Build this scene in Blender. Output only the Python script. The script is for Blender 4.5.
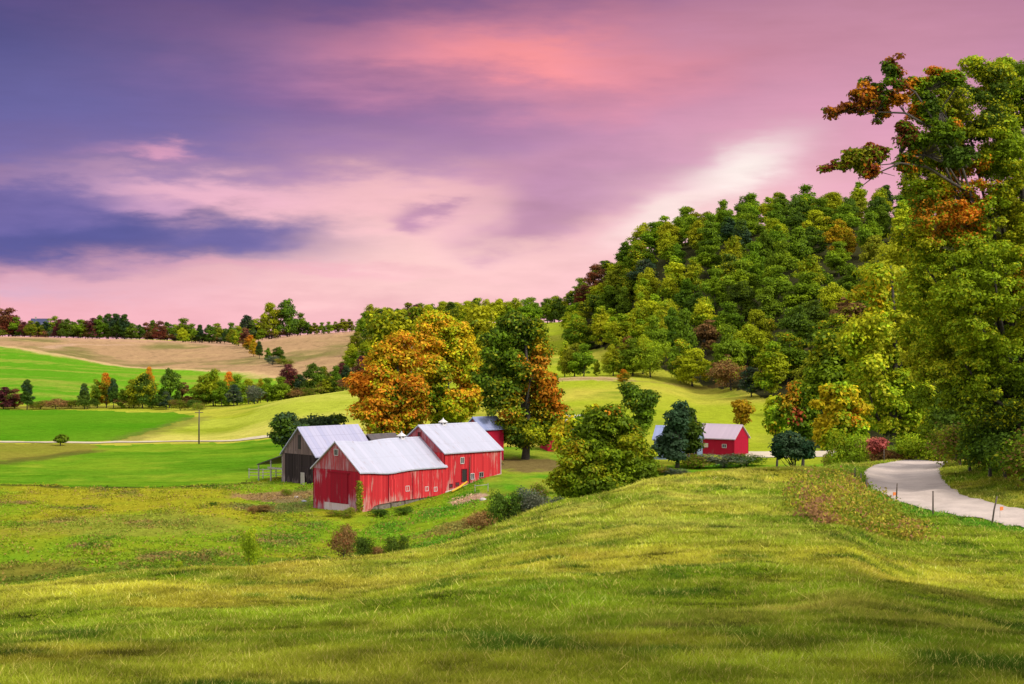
import bpy, math, random
import numpy as np

# ------------------------------------------------------------------ clear
for o in list(bpy.data.objects): bpy.data.objects.remove(o)
scene = bpy.context.scene
COL = scene.collection
R = math.radians
F = 1600.0                       # focal length in pixels of the 1024 px wide frame
CX, HY = 512.0, 342.0

# ------------------------------------------------------------------ camera
cam_d = bpy.data.cameras.new('camera'); cam = bpy.data.objects.new('camera', cam_d); COL.objects.link(cam)
cam_d.sensor_width = 36.0; cam_d.lens = 36.0 * F / 1024.0
cam_d.clip_start = 0.5; cam_d.clip_end = 20000
cam.location = (0, 0, 0); cam.rotation_euler = (R(90), 0, 0)
scene.camera = cam

# ------------------------------------------------------------------ exposure
EXPO = 0.0
scene.view_settings.view_transform = 'Standard'
scene.view_settings.look = 'None'
scene.view_settings.exposure = EXPO
scene.view_settings.gamma = 1.0
scene.view_settings.use_curve_mapping = False
scene.cycles.max_bounces = 5
scene.cycles.diffuse_bounces = 3
scene.cycles.transmission_bounces = 3
scene.cycles.glossy_bounces = 2

# ------------------------------------------------------------------ sun
SUN_EL, SUN_AZ = R(42), R(128)     # azimuth clockwise from +Y (view direction): from the right, behind the camera
sl = bpy.data.lights.new('sun', 'SUN'); sl.energy = 3.7; sl.angle = R(18); sl.color = (1.0, 0.915, 0.78)
sun = bpy.data.objects.new('sun', sl); COL.objects.link(sun)
sun.rotation_euler = (R(90) - SUN_EL, 0, math.pi - SUN_AZ)

def lin(r, g, b):
    f = lambda c: (c / 255 / 12.92) if c <= 10 else ((c / 255 + 0.055) / 1.055) ** 2.4
    return (f(r), f(g), f(b), 1.0)

# ------------------------------------------------------------------ world: dusk clouds + Nishita
world = bpy.data.worlds.new('World'); scene.world = world; world.use_nodes = True
wt = world.node_tree; wt.nodes.clear()
def WN(t, **k):
    n = wt.nodes.new(t)
    for a, b in k.items(): setattr(n, a, b)
    return n
def wm(op, a, b=None, c=None):
    n = WN('ShaderNodeMath', operation=op)
    for i, v in enumerate((a, b, c)):
        if v is None: continue
        if isinstance(v, (int, float)): n.inputs[i].default_value = v
        else: wt.links.new(v, n.inputs[i])
    return n.outputs[0]
tc = WN('ShaderNodeTexCoord'); sp = WN('ShaderNodeSeparateXYZ'); wt.links.new(tc.outputs['Generated'], sp.inputs[0])
az = wm('ARCTAN2', sp.outputs[0], sp.outputs[1]); el = wm('ARCSINE', sp.outputs[2])
def wnoise(sx, sy, scale, detail, seed):
    cb = WN('ShaderNodeCombineXYZ')
    wt.links.new(wm('MULTIPLY', az, sx), cb.inputs[0]); wt.links.new(wm('MULTIPLY', el, sy), cb.inputs[1]); cb.inputs[2].default_value = seed
    n = WN('ShaderNodeTexNoise'); n.inputs['Scale'].default_value = scale; n.inputs['Detail'].default_value = detail
    n.inputs['Roughness'].default_value = 0.55
    wt.links.new(cb.outputs[0], n.inputs['Vector'])
    return wm('SUBTRACT', n.outputs[0], 0.5)
n1 = wnoise(1, 2.6, 7, 4, 1.3); n2 = wnoise(1, 3.2, 9, 5, 7.7); n3 = wnoise(1, 4.2, 18, 8, 4.1)
n4s = wnoise(1, 9.0, 30, 6, 2.2)
azw = wm('ADD', az, wm('ADD', wm('MULTIPLY', n1, 0.10), wm('MULTIPLY', n3, 0.03))); elw = wm('ADD', el, wm('ADD', wm('MULTIPLY', n2, 0.034), wm('MULTIPLY', n3, 0.034)))
azh = wm('ADD', az, wm('MULTIPLY', n1, 0.05)); elh = wm('ADD', el, wm('MULTIPLY', n3, 0.03))
ramp = WN('ShaderNodeValToRGB'); cr = ramp.color_ramp
stops = [(350, (247, 180, 192)), (290, (243, 174, 190)), (215, (240, 176, 192)), (130, (204, 150, 184)), (60, (186, 132, 166)), (0, (156, 106, 146))]
while len(cr.elements) < len(stops): cr.elements.new(0.5)
for e_, (py, c) in zip(cr.elements, stops):
    e_.position = max(0, (350 - py) / 350.0); e_.color = lin(*c)
wt.links.new(wm('MULTIPLY', wm('ADD', elw, 8 / F), F / 350.0), ramp.inputs[0])
cur = ramp.outputs[0]
def blob(px, py, rx, ry, rot, c, s, p=1.0, warp=True):
    global cur
    a0, e0 = (px - CX) / F, (HY - py) / F
    A, E = (azh, elh) if warp == 'half' else ((azw, elw) if warp else (az, el))
    da = wm('SUBTRACT', A, a0); de = wm('SUBTRACT', E, e0)
    ca, sa = math.cos(R(rot)), math.sin(R(rot))
    u = wm('ADD', wm('MULTIPLY', da, ca * F / rx), wm('MULTIPLY', de, sa * F / rx))
    v = wm('ADD', wm('MULTIPLY', da, -sa * F / ry), wm('MULTIPLY', de, ca * F / ry))
    q = wm('ADD', wm('MULTIPLY', u, u), wm('MULTIPLY', v, v))
    q = wm('POWER', q, p)
    g = wm('MULTIPLY', wm('EXPONENT', wm('MULTIPLY', q, -1.0)), s)
    mx = WN('ShaderNodeMix', data_type='RGBA'); mx.clamp_factor = True
    wt.links.new(g, mx.inputs[0]); wt.links.new(cur, mx.inputs[6]); mx.inputs[7].default_value = lin(*c)
    cur = mx.outputs[2]
blob(-60, 60, 360, 130, 0, (80, 79, 133), 1.0, 1.5)
blob(330, -15, 360, 52, 0, (92, 78, 130), .95, 1.3)
blob(60, 120, 260, 60, 0, (104, 103, 162), .85, 1.2)
blob(200, 150, 330, 42, 2, (116, 106, 166), .9, 1.4)
blob(420, 150, 200, 40, 6, (170, 128, 172), .75, 1.2)
blob(330, 95, 190, 40, 0, (122, 96, 152), .7)
blob(600, 62, 240, 52, 0, (222, 138, 158), .75)
blob(540, 60, 130, 20, -3, (253, 152, 156), 1.0)
blob(560, 98, 150, 14, -3, (206, 138, 164), .5)
blob(880, 40, 230, 75, 0, (198, 140, 162), .85)
blob(330, 255, 330, 60, 0, (250, 192, 200), .8)
blob(420, 262, 230, 62, 0, (255, 210, 206), .9)
blob(400, 196, 170, 16, -2, (251, 196, 200), .75)
blob(610, 178, 130, 46, 14, (186, 138, 176), .95, 1.7)
blob(545, 222, 60, 22, 16, (184, 136, 170), .85, 1.6)
blob(520, 170, 60, 14, 10, (196, 146, 178), .7, 1.3)
blob(760, 118, 180, 30, 12, (212, 152, 180), .75)
blob(900, 150, 150, 60, 0, (234, 168, 190), .6)
blob(50, 240, 275, 42, 0, (94, 94, 156), 1.0, 2.0)
blob(60, 205, 130, 24, 8, (112, 104, 166), .9, 1.6)
blob(245, 236, 70, 20, 8, (112, 105, 165), .95, 1.8)
blob(205, 192, 110, 13, -3, (240, 184, 204), .85, 1.3)
blob(150, 205, 50, 9, 0, (222, 172, 204), .6, 1.2)
blob(145, 161, 36, 7, 0, (222, 160, 190), .85)
blob(427, 215, 24, 9, 0, (190, 142, 178), .85, 1.3)
blob(20, 297, 120, 9, 0, (216, 178, 204), .7)
blob(300, 272, 170, 8, 0, (244, 176, 194), .5)
blob(690, 235, 120, 60, 20, (253, 206, 208), .8)
blob(742, 172, 62, 21, 22, (255, 242, 236), .95, 1.2, 'half')
blob(668, 214, 64, 15, 24, (255, 230, 226), .95, 1.1, 'half')

# soft billow modulation
mv = WN('ShaderNodeMix', data_type='RGBA', blend_type='MULTIPLY'); mv.inputs[0].default_value = 1.0
md = wm('ADD', 1.0, wm('ADD', wm('MULTIPLY', n3, 0.34), wm('ADD', wm('MULTIPLY', n4s, 0.07), wm('MULTIPLY', n2, 0.12))))
cb = WN('ShaderNodeCombineXYZ')
for i in range(3): wt.links.new(md, cb.inputs[i])
wt.links.new(cur, mv.inputs[6]); wt.links.new(cb.outputs[0], mv.inputs[7])
# overhead and behind: brighter pale overcast with the clear sky showing through
sky = WN('ShaderNodeTexSky'); sky.sky_type = 'NISHITA'; sky.sun_disc = False
sky.sun_elevation = SUN_EL; sky.sun_rotation = SUN_AZ
def smooth(x, a, b):
    n = WN('ShaderNodeMapRange', interpolation_type='SMOOTHSTEP'); wt.links.new(x, n.inputs[0])
    n.inputs[1].default_value = a; n.inputs[2].default_value = b
    return n.outputs[0]
away = wm('MAXIMUM', smooth(el, 0.30, 0.75), smooth(wm('ABSOLUTE', az), 0.55, 1.3))
sk = WN('ShaderNodeMix', data_type='RGBA', blend_type='ADD'); sk.inputs[0].default_value = 1.0
skm = WN('ShaderNodeMix', data_type='RGBA', blend_type='MULTIPLY'); skm.inputs[0].default_value = 1.0
wt.links.new(sky.outputs[0], skm.inputs[6]); skm.inputs[7].default_value = (.07, .07, .07, 1)
wt.links.new(skm.outputs[2], sk.inputs[6]); sk.inputs[7].default_value = (1.15, 1.07, .98, 1)
fin = WN('ShaderNodeMix', data_type='RGBA')
wt.links.new(away, fin.inputs[0]); wt.links.new(mv.outputs[2], fin.inputs[6]); wt.links.new(sk.outputs[2], fin.inputs[7])
bg = WN('ShaderNodeBackground'); bg.inputs[1].default_value = 1.0
wt.links.new(fin.outputs[2], bg.inputs[0])
wo = WN('ShaderNodeOutputWorld'); wt.links.new(bg.outputs[0], wo.inputs[0])

# ================================================================== noise, terrain
rng = np.random.default_rng(11)
def hash2(ix, iy, seed):
    h = (ix.astype(np.int64) * 374761393 + iy.astype(np.int64) * 668265263 + seed * 974711) & 0x7fffffff
    h = ((h ^ (h >> 13)) * 1274126177) & 0x7fffffff
    return ((h ^ (h >> 16)) & 0xffffff) / float(0xffffff)
def vnoise(x, y, seed=0):
    ix = np.floor(x); iy = np.floor(y); fx = x - ix; fy = y - iy
    fx = fx * fx * (3 - 2 * fx); fy = fy * fy * (3 - 2 * fy)
    a = hash2(ix, iy, seed); b = hash2(ix + 1, iy, seed); c = hash2(ix, iy + 1, seed); d = hash2(ix + 1, iy + 1, seed)
    return (a * (1 - fx) + b * fx) * (1 - fy) + (c * (1 - fx) + d * fx) * fy
def fbm(x, y, seed=0, o=4):
    s = 0; a = 0.5; t = 0
    for i in range(o):
        s = s + a * vnoise(x * 2 ** i + 17.3 * i, y * 2 ** i - 9.1 * i, seed + i); t += a; a *= 0.5
    return s / t - 0.5
def pchip(x, y, xq):
    x = np.asarray(x, float); y = np.asarray(y, float)
    h = np.diff(x); d = np.diff(y, axis=0) / (h[:, None] if y.ndim > 1 else h)
    m = np.zeros_like(y)
    w1 = (2 * h[1:] + h[:-1]); w2 = (h[1:] + 2 * h[:-1])
    if y.ndim > 1: w1 = w1[:, None]; w2 = w2[:, None]
    with np.errstate(divide='ignore', invalid='ignore'):
        mm = (w1 + w2) / (w1 / d[:-1] + w2 / d[1:])
    m[1:-1] = np.where(d[:-1] * d[1:] > 0, mm, 0)
    m[0] = d[0]; m[-1] = d[-1]
    k = np.clip(np.searchsorted(x, xq) - 1, 0, len(x) - 2)
    hk = h[k]; t = np.clip((xq - x[k]) / hk, 0, 1)
    if y.ndim > 1: t = t[:, None]; hk = hk[:, None]
    return ((1 + 2 * t) * (1 - t) ** 2) * y[k] + (t * (1 - t) ** 2) * hk * m[k] + (t * t * (3 - 2 * t)) * y[k + 1] + (t * t * (t - 1)) * hk * m[k + 1]

far0 = [(350,-21.8),(420,-21.5),(500,-21.2),(540,-21),(560,-20.4),(620,-16),(700,-10),(800,-2.2),(950,2.6),(1050,3.2),(1400,2),(3500,-5)]
PROF = {
 -500: [(0,-1.7),(5,-2.2),(14,-3.2),(30,-6.0),(50,-9.5),(70,-13),(100,-18),(138,-21.4),(200,-21.8),(290,-21.7)] + far0,
 0: [(0,-1.7),(5,-2.2),(14,-3.0),(30,-5.3),(50,-7.75),(70,-11.2),(100,-16.5),(138,-21.1),(160,-21.7),(200,-21.8),(290,-21.7)] + far0,
 150: [(0,-1.7),(5,-2.2),(14,-3.0),(30,-5.1),(55,-8.0),(80,-12.4),(110,-17.5),(146,-21.1),(200,-21.8),(290,-21.7),(350,-21.7),(420,-21.4),(500,-21.2),(560,-20.5),(620,-17.5),(700,-12.8),(800,-9.5),(950,0.8),(1050,1.6),(1400,1),(3500,-5)],
 220: [(0,-1.7),(5,-2.2),(14,-3.0),(30,-5.1),(57,-8.2),(85,-13.2),(115,-18.3),(150,-21.3),(200,-21.8),(290,-21.5),(350,-21.5),(420,-20.8),(480,-20.2),(540,-20.5),(600,-18.5),(700,-13.6),(800,-9),(950,-1.5),(1050,0),(1400,1),(3500,-5)],
 300: [(0,-1.7),(5,-2.2),(14,-3.0),(25,-4.4),(40,-6.3),(60,-8.5),(90,-14),(120,-18.8),(150,-21.2),(200,-22.5),(222,-22.1),(240,-21.0),(300,-20.6),(350,-19),(400,-16.4),(440,-15.3),(470,-16.5),(540,-18.5),(600,-17),(700,-12),(850,-1.5),(940,3.8),(1050,4.2),(1400,3),(3500,-5)],
 380: [(0,-1.7),(5,-2.2),(14,-3.0),(25,-4.3),(40,-6.2),(68,-9.2),(100,-15.5),(130,-20),(160,-21.8),(200,-22.6),(212,-22.3),(224,-21.3),(240,-20.3),(300,-20),(350,-18.2),(420,-14.5),(460,-14),(520,-14),(600,-11),(700,-6),(850,2),(950,7),(1050,8),(1400,5),(3500,-5)],
 450: [(0,-1.7),(5,-2.2),(14,-3.0),(25,-4.2),(40,-5.9),(60,-8.0),(78,-9.65),(105,-14.6),(135,-18.5),(165,-20.7),(200,-21.2),(215,-20.6),(240,-19.5),(300,-18.8),(350,-17.5),(430,-14.5),(500,-12),(600,-7),(700,0),(850,7),(950,10),(1050,11),(1400,6),(3500,-5)],
 500: [(0,-1.7),(5,-2.2),(14,-3.0),(25,-4.2),(40,-5.7),(60,-7.6),(84,-9.55),(110,-14.2),(140,-18),(170,-19.5),(200,-19.7),(226,-18.9),(260,-18.3),(300,-17.8),(350,-16.5),(430,-13.5),(500,-11),(600,-6),(700,1),(850,8),(950,11),(1050,12),(1400,6),(3500,-5)],
 560: [(0,-1.7),(5,-2.2),(14,-3.0),(25,-4.2),(40,-5.6),(60,-7.3),(90,-9.2),(115,-13.5),(146,-17),(180,-18.8),(210,-19.2),(240,-18.8),(290,-18.3),(350,-16.5),(420,-12.5),(455,-10.6),(490,-10.8),(560,-8),(650,-3),(700,2),(850,10),(1050,12),(1400,6),(3500,-5)],
 600: [(0,-1.7),(5,-2.2),(14,-3.0),(25,-4.2),(40,-5.6),(60,-7.1),(75,-8.05),(95,-9.14),(120,-13),(150,-16.5),(180,-18.6),(220,-19.6),(260,-19.6),(290,-19),(350,-16),(420,-12),(460,-10.2),(490,-10.5),(560,-7),(620,-1),(650,10),(700,25),(850,32),(1050,25),(1400,15),(3500,0)],
 660: [(0,-1.7),(5,-2.2),(14,-3.0),(25,-4.15),(40,-5.5),(60,-6.9),(80,-7.9),(102,-8.75),(125,-12),(150,-15.5),(180,-18.5),(220,-20.2),(250,-20.6),(283,-20.2),(350,-16.5),(420,-12.5),(450,-11.5),(480,-9),(540,-3),(600,12),(650,35),(700,41),(850,40),(1400,20),(3500,0)],
 700: [(0,-1.7),(5,-2.2),(14,-3.0),(25,-4.15),(40,-5.5),(60,-6.9),(80,-8.0),(108,-9.0),(130,-12),(155,-16),(185,-19),(220,-20.4),(250,-20.7),(283,-20.1),(350,-17.2),(420,-14.3),(445,-13.5),(480,-8),(550,10),(600,26),(650,40),(700,45),(850,43),(1400,20),(3500,0)],
 800: [(0,-1.7),(5,-2.2),(14,-3.0),(25,-4.15),(40,-5.45),(60,-6.9),(80,-7.9),(118,-9.35),(135,-11.4),(160,-15.8),(190,-19),(220,-20.4),(250,-20.5),(283,-20),(340,-18.5),(400,-12),(450,-2),(500,12),(600,38),(650,48),(700,52),(850,50),(1400,25),(3500,0)],
 840: [(0,-1.7),(5,-2.2),(14,-3.0),(25,-4.1),(40,-5.4),(60,-6.9),(80,-8.0),(100,-9.0),(125,-9.7),(150,-12.2),(180,-17),(220,-19.5),(283,-19.5),(340,-16.5),(400,-9),(450,1),(500,14),(600,40),(650,49),(700,53),(850,50),(1400,25),(3500,0)],
 900: [(0,-1.7),(5,-2.2),(14,-3.0),(25,-4.2),(40,-5.9),(60,-7.6),(75,-8.5),(88,-9.15),(100,-9.55),(115,-10.0),(135,-10.45),(150,-11.2),(165,-12.8),(200,-16),(240,-17),(290,-15),(350,-8),(420,3),(500,18),(600,42),(650,50),(700,54),(850,50),(1400,25),(3500,0)],
 960: [(0,-1.7),(5,-2.2),(14,-3.0),(25,-4.3),(40,-6.1),(60,-7.8),(75,-8.6),(82,-8.95),(100,-9.4),(120,-9.75),(135,-10.3),(150,-11.4),(165,-13),(200,-14),(290,-9),(420,8),(500,22),(650,52),(700,55),(850,50),(1400,25),(3500,0)],
 1024: [(0,-1.7),(5,-2.2),(14,-3.0),(40,-6.2),(60,-7.8),(72,-8.45),(80,-8.85),(86,-9.0),(100,-8.7),(120,-8.6),(150,-9.6),(200,-7),(290,2),(420,18),(650,55),(850,52),(1400,25),(3500,0)],
 1200: [(0,-1.7),(5,-2.1),(14,-2.8),(40,-5.8),(60,-7.4),(72,-8.2),(80,-8.5),(86,-8.5),(100,-7.5),(200,3),(420,28),(650,58),(1400,30),(3500,0)],
 1700: [(0,-1.7),(5,-2.0),(14,-2.5),(40,-4.5),(80,-5.5),(100,-4),(200,8),(420,35),(650,60),(1400,30),(3500,0)],
}
TG = np.linspace(math.log(8.0), math.log(3508.0), 900)
YG = np.exp(TG) - 8
pxs = sorted(PROF)
tab = np.array([pchip([math.log(a + 8) for a, b in PROF[p]], [b for a, b in PROF[p]], TG) for p in pxs])
PG = np.linspace(-500, 1700, 1101)
TAB = pchip(pxs, tab, PG)
ker = np.exp(-np.linspace(-2, 2, 13) ** 2); ker /= ker.sum()
pad = np.pad(TAB, ((6, 6), (0, 0)), mode='edge')
TAB = sum(pad[i:i + TAB.shape[0]] * ker[i] for i in range(13))
def ground(x, y, detail=True):
    x = np.asarray(x, float); y = np.asarray(y, float)
    r = np.hypot(x, y); th = np.arctan2(x, y); ath = np.abs(th)
    c = np.minimum(ath, R(45)) * np.sign(th)
    s = CX + F * np.tan(c)
    wrap = np.clip((ath - R(60)) / R(120), 0, 1); wrap = wrap * wrap * (3 - 2 * wrap)
    s = np.clip(s, -500, 1700)
    s = s * (1 - wrap) + 600 * wrap
    d = r * np.cos(np.minimum(ath, R(45)))
    t = (np.log(d + 8) - TG[0]) / (TG[1] - TG[0]); t = np.clip(t, 0, len(TG) - 1.001)
    p = (s - PG[0]) / (PG[1] - PG[0]); p = np.clip(p, 0, len(PG) - 1.001)
    i = t.astype(int); j = p.astype(int); ft = t - i; fp = p - j
    z = (TAB[j, i] * (1 - ft) + TAB[j, i + 1] * ft) * (1 - fp) + (TAB[j + 1, i] * (1 - ft) + TAB[j + 1, i + 1] * ft) * fp
    if detail:
        z = z + fbm(x / 9.0, y / 9.0, 5, 3) * np.clip(d * 0.011, 0.0, 0.6)
        ca_, sa_ = math.cos(R(38)), math.sin(R(38)); e1 = x * ca_ + y * sa_; e2 = -x * sa_ + y * ca_
        z = z + fbm(e1 / 45.0, e2 / 8.0, 15, 2) * .5 * np.clip((d - 12) / 30, 0, 1) * np.clip((125 - d) / 40, 0, 1)
        z = z + fbm(x / 1.4, y / 1.4, 17, 2) * .22 * np.clip((d - 8) / 20, 0, 1) * np.clip((130 - d) / 30, 0, 1)
        z = z + fbm(x / 60.0, y / 60.0, 9, 2) * np.clip((d - 260) * 0.008, 0, 2.2)
    return z
def G(x, y): return float(ground(np.array([x]), np.array([y]))[0])
def at(px, Y): return ((px - CX) / F * Y, Y)
def gp(px, Y):
    x, y = at(px, Y); return (x, y, G(x, y))
def hit(px, py, Y0=12.0):
    Y = np.exp(np.linspace(math.log(Y0), math.log(1300), 6000))
    X = (px - CX) / F * Y
    z = ground(X, Y); ray = -(py - HY) / F * Y
    k = np.nonzero(z >= ray)[0]
    k = k[0] if len(k) else len(Y) - 1
    return (float(X[k]), float(Y[k]))

# ================================================================== materials
def mat(name):
    m = bpy.data.materials.new(name); m.use_nodes = True; nt = m.node_tree; nt.nodes.clear()
    return m, nt
def N(nt, t, **k):
    n = nt.nodes.new(t)
    for a, b in k.items(): setattr(n, a, b)
    return n
def L(nt, a, b): nt.links.new(a, b)
def setv(nt, sock, v):
    if isinstance(v, (int, float, tuple)): sock.default_value = v
    else: nt.links.new(v, sock)
def M_(nt, op, a, b=0.0):
    n = N(nt, 'ShaderNodeMath', operation=op); setv(nt, n.inputs[0], a); setv(nt, n.inputs[1], b); return n.outputs[0]
def MIX(nt, f, a, b, blend='MIX'):
    n = N(nt, 'ShaderNodeMix', data_type='RGBA', blend_type=blend); setv(nt, n.inputs[0], f); setv(nt, n.inputs[6], a); setv(nt, n.inputs[7], b); return n.outputs[2]
def NOISE(nt, vec, scale, detail=4, rough=.55, col=False):
    n = N(nt, 'ShaderNodeTexNoise'); n.inputs['Scale'].default_value = scale; n.inputs['Detail'].default_value = detail; n.inputs['Roughness'].default_value = rough
    if vec is not None: L(nt, vec, n.inputs['Vector'])
    return n.outputs[1 if col else 0]
def MAPR(nt, x, a, b, c=0.0, d=1.0):
    n = N(nt, 'ShaderNodeMapRange'); L(nt, x, n.inputs[0])
    for i, v in enumerate((a, b, c, d)): n.inputs[i + 1].default_value = v
    return n.outputs[0]
def c4(c): return (c[0], c[1], c[2], 1.0)

# leaf material: colour attribute, per-object variation, thin translucency
def leaf_material():
    m, nt = mat('leaves')
    at_ = N(nt, 'ShaderNodeAttribute', attribute_name='Col')
    oi = N(nt, 'ShaderNodeObjectInfo')
    hs = N(nt, 'ShaderNodeHueSaturation')
    L(nt, MAPR(nt, oi.outputs['Random'], 0, 1, .488, .512), hs.inputs['Hue'])
    r2 = M_(nt, 'FRACT', M_(nt, 'MULTIPLY', oi.outputs['Random'], 17.31))
    L(nt, MAPR(nt, r2, 0, 1, .78, 1.28), hs.inputs['Value']); L(nt, at_.outputs['Color'], hs.inputs['Color'])
    d = N(nt, 'ShaderNodeBsdfDiffuse'); t = N(nt, 'ShaderNodeBsdfTranslucent'); g = N(nt, 'ShaderNodeBsdfGlossy')
    L(nt, hs.outputs[0], d.inputs[0]); L(nt, hs.outputs[0], t.inputs[0])
    g.inputs['Roughness'].default_value = .45; g.inputs[0].default_value = (.7, .7, .7, 1)
    a = N(nt, 'ShaderNodeMixShader'); a.inputs[0].default_value = .38; L(nt, d.outputs[0], a.inputs[1]); L(nt, t.outputs[0], a.inputs[2])
    b = N(nt, 'ShaderNodeMixShader'); b.inputs[0].default_value = .006; L(nt, a.outputs[0], b.inputs[1]); L(nt, g.outputs[0], b.inputs[2])
    o = N(nt, 'ShaderNodeOutputMaterial'); L(nt, b.outputs[0], o.inputs[0])
    return m
LEAF = leaf_material()

def simple(name, c1, c2=None, scale=3.0, rough=.85, bump=0.0, metallic=0.0):
    m, nt = mat(name); p = N(nt, 'ShaderNodeBsdfPrincipled'); o = N(nt, 'ShaderNodeOutputMaterial'); L(nt, p.outputs[0], o.inputs[0])
    t = N(nt, 'ShaderNodeTexCoord'); n = NOISE(nt, t.outputs['Object'], scale, 6, .65)
    L(nt, MIX(nt, MAPR(nt, n, .3, .7), c4(c1), c4(c2 or c1)), p.inputs['Base Color'])
    p.inputs['Roughness'].default_value = rough; p.inputs['Metallic'].default_value = metallic
    if bump:
        bn = N(nt, 'ShaderNodeBump'); bn.inputs['Strength'].default_value = bump; bn.inputs['Distance'].default_value = .05
        L(nt, n, bn.inputs['Height']); L(nt, bn.outputs[0], p.inputs['Normal'])
    return m
BARK = simple('bark', (.028, .022, .018), (.075, .062, .052), 5, .95, .6)
WOODPOST = simple('post_wood', (.045, .034, .028), (.11, .085, .07), 8, .9, .4)
GREYWOOD = simple('grey_wood', (.22, .19, .18), (.38, .34, .33), 6, .9, .3)
DARK = simple('dark_interior', (.012, .010, .010), (.02, .016, .016), 2, .9)
WHITE = simple('white_paint', (.48, .45, .47), (.62, .60, .62), 5, .7)
STONE = simple('field_stone', (.16, .13, .12), (.42, .38, .36), 2.2, .95, .8)
YELLOW = simple('yellow_paint', (.55, .30, .01), (.65, .38, .02), 3, .6)
ORANGE = simple('orange_plastic', (.65, .16, .03), (.7, .2, .04), 3, .5)
GLASSM = simple('window_glass', (.03, .03, .04), (.09, .09, .11), 1.2, .15)
CREAM = simple('cream_board', (.55, .42, .26), (.7, .58, .4), 3, .8)

def boards(name, base, base2, wear, wear_amt, plank=.28, dark=(.04, .02, .02), low=2.0):
    """vertical barn boards: each plank its own tint, streaks of bare weathered wood, heavier towards the sill"""
    m, nt = mat(name); p = N(nt, 'ShaderNodeBsdfPrincipled'); o = N(nt, 'ShaderNodeOutputMaterial'); L(nt, p.outputs[0], o.inputs[0])
    t = N(nt, 'ShaderNodeTexCoord'); s = N(nt, 'ShaderNodeSeparateXYZ'); L(nt, t.outputs['Object'], s.inputs[0])
    q = M_(nt, 'ADD', s.outputs[0], s.outputs[1]); k = M_(nt, 'DIVIDE', q, plank)
    cell = M_(nt, 'FLOOR', k); fr = M_(nt, 'FRACT', k)
    wn = N(nt, 'ShaderNodeTexWhiteNoise', noise_dimensions='1D'); L(nt, cell, wn.inputs['W'])
    col = MIX(nt, wn.outputs[0], c4(base), c4(base2))
    cb_ = N(nt, 'ShaderNodeCombineXYZ'); L(nt, M_(nt, 'MULTIPLY', q, 3.5), cb_.inputs[0]); L(nt, M_(nt, 'MULTIPLY', s.outputs[2], .38), cb_.inputs[1]); L(nt, M_(nt, 'MULTIPLY', cell, .37), cb_.inputs[2])
    st = NOISE(nt, cb_.outputs[0], 1.0, 5, .6)
    big = NOISE(nt, t.outputs['Object'], .35, 3, .5)
    lo = MAPR(nt, s.outputs[2], 0.0, low, .22, 0.0)
    f = M_(nt, 'ADD', M_(nt, 'ADD', st, M_(nt, 'MULTIPLY', M_(nt, 'SUBTRACT', big, .5), .7)), lo)
    f = MAPR(nt, f, .72 - wear_amt, .92 - wear_amt)
    col = MIX(nt, f, col, c4(wear))
    gap = M_(nt, 'GREATER_THAN', fr, .92)
    col = MIX(nt, M_(nt, 'MULTIPLY', gap, .65), col, c4(dark))
    L(nt, col, p.inputs['Base Color']); p.inputs['Roughness'].default_value = .9
    p.inputs['Specular IOR Level'].default_value = .15
    bn = N(nt, 'ShaderNodeBump'); bn.inputs['Strength'].default_value = .6; bn.inputs['Distance'].default_value = .03; bn.invert = True
    L(nt, M_(nt, 'ADD', gap, M_(nt, 'MULTIPLY', st, .3)), bn.inputs['Height']); L(nt, bn.outputs[0], p.inputs['Normal'])
    return m
RED = boards('red_boards', (.56, .036, .044), (.36, .016, .024), (.46, .24, .22), .15)
REDWORN = boards('worn_red_boards', (.34, .008, .025), (.27, .008, .022), (.36, .24, .29), .12, low=3.0)
REDGREY = boards('faded_red_boards', (.36, .05, .06), (.27, .06, .075), (.36, .22, .26), .24)
REDDOOR = boards('door_boards', (.27, .004, .018), (.23, .006, .02), (.3, .12, .14), .02, .3)
REDPLAIN = boards('deep_red_boards', (.36, .006, .03), (.32, .006, .028), (.3, .05, .07), -.05, .2)
OLDWOOD = boards('weathered_boards', (.17, .115, .115), (.10, .07, .072), (.32, .25, .26), .14)
OLDDARK = boards('dark_weathered_boards', (.014, .009, .011), (.038, .026, .029), (.2, .15, .15), .0)

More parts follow.
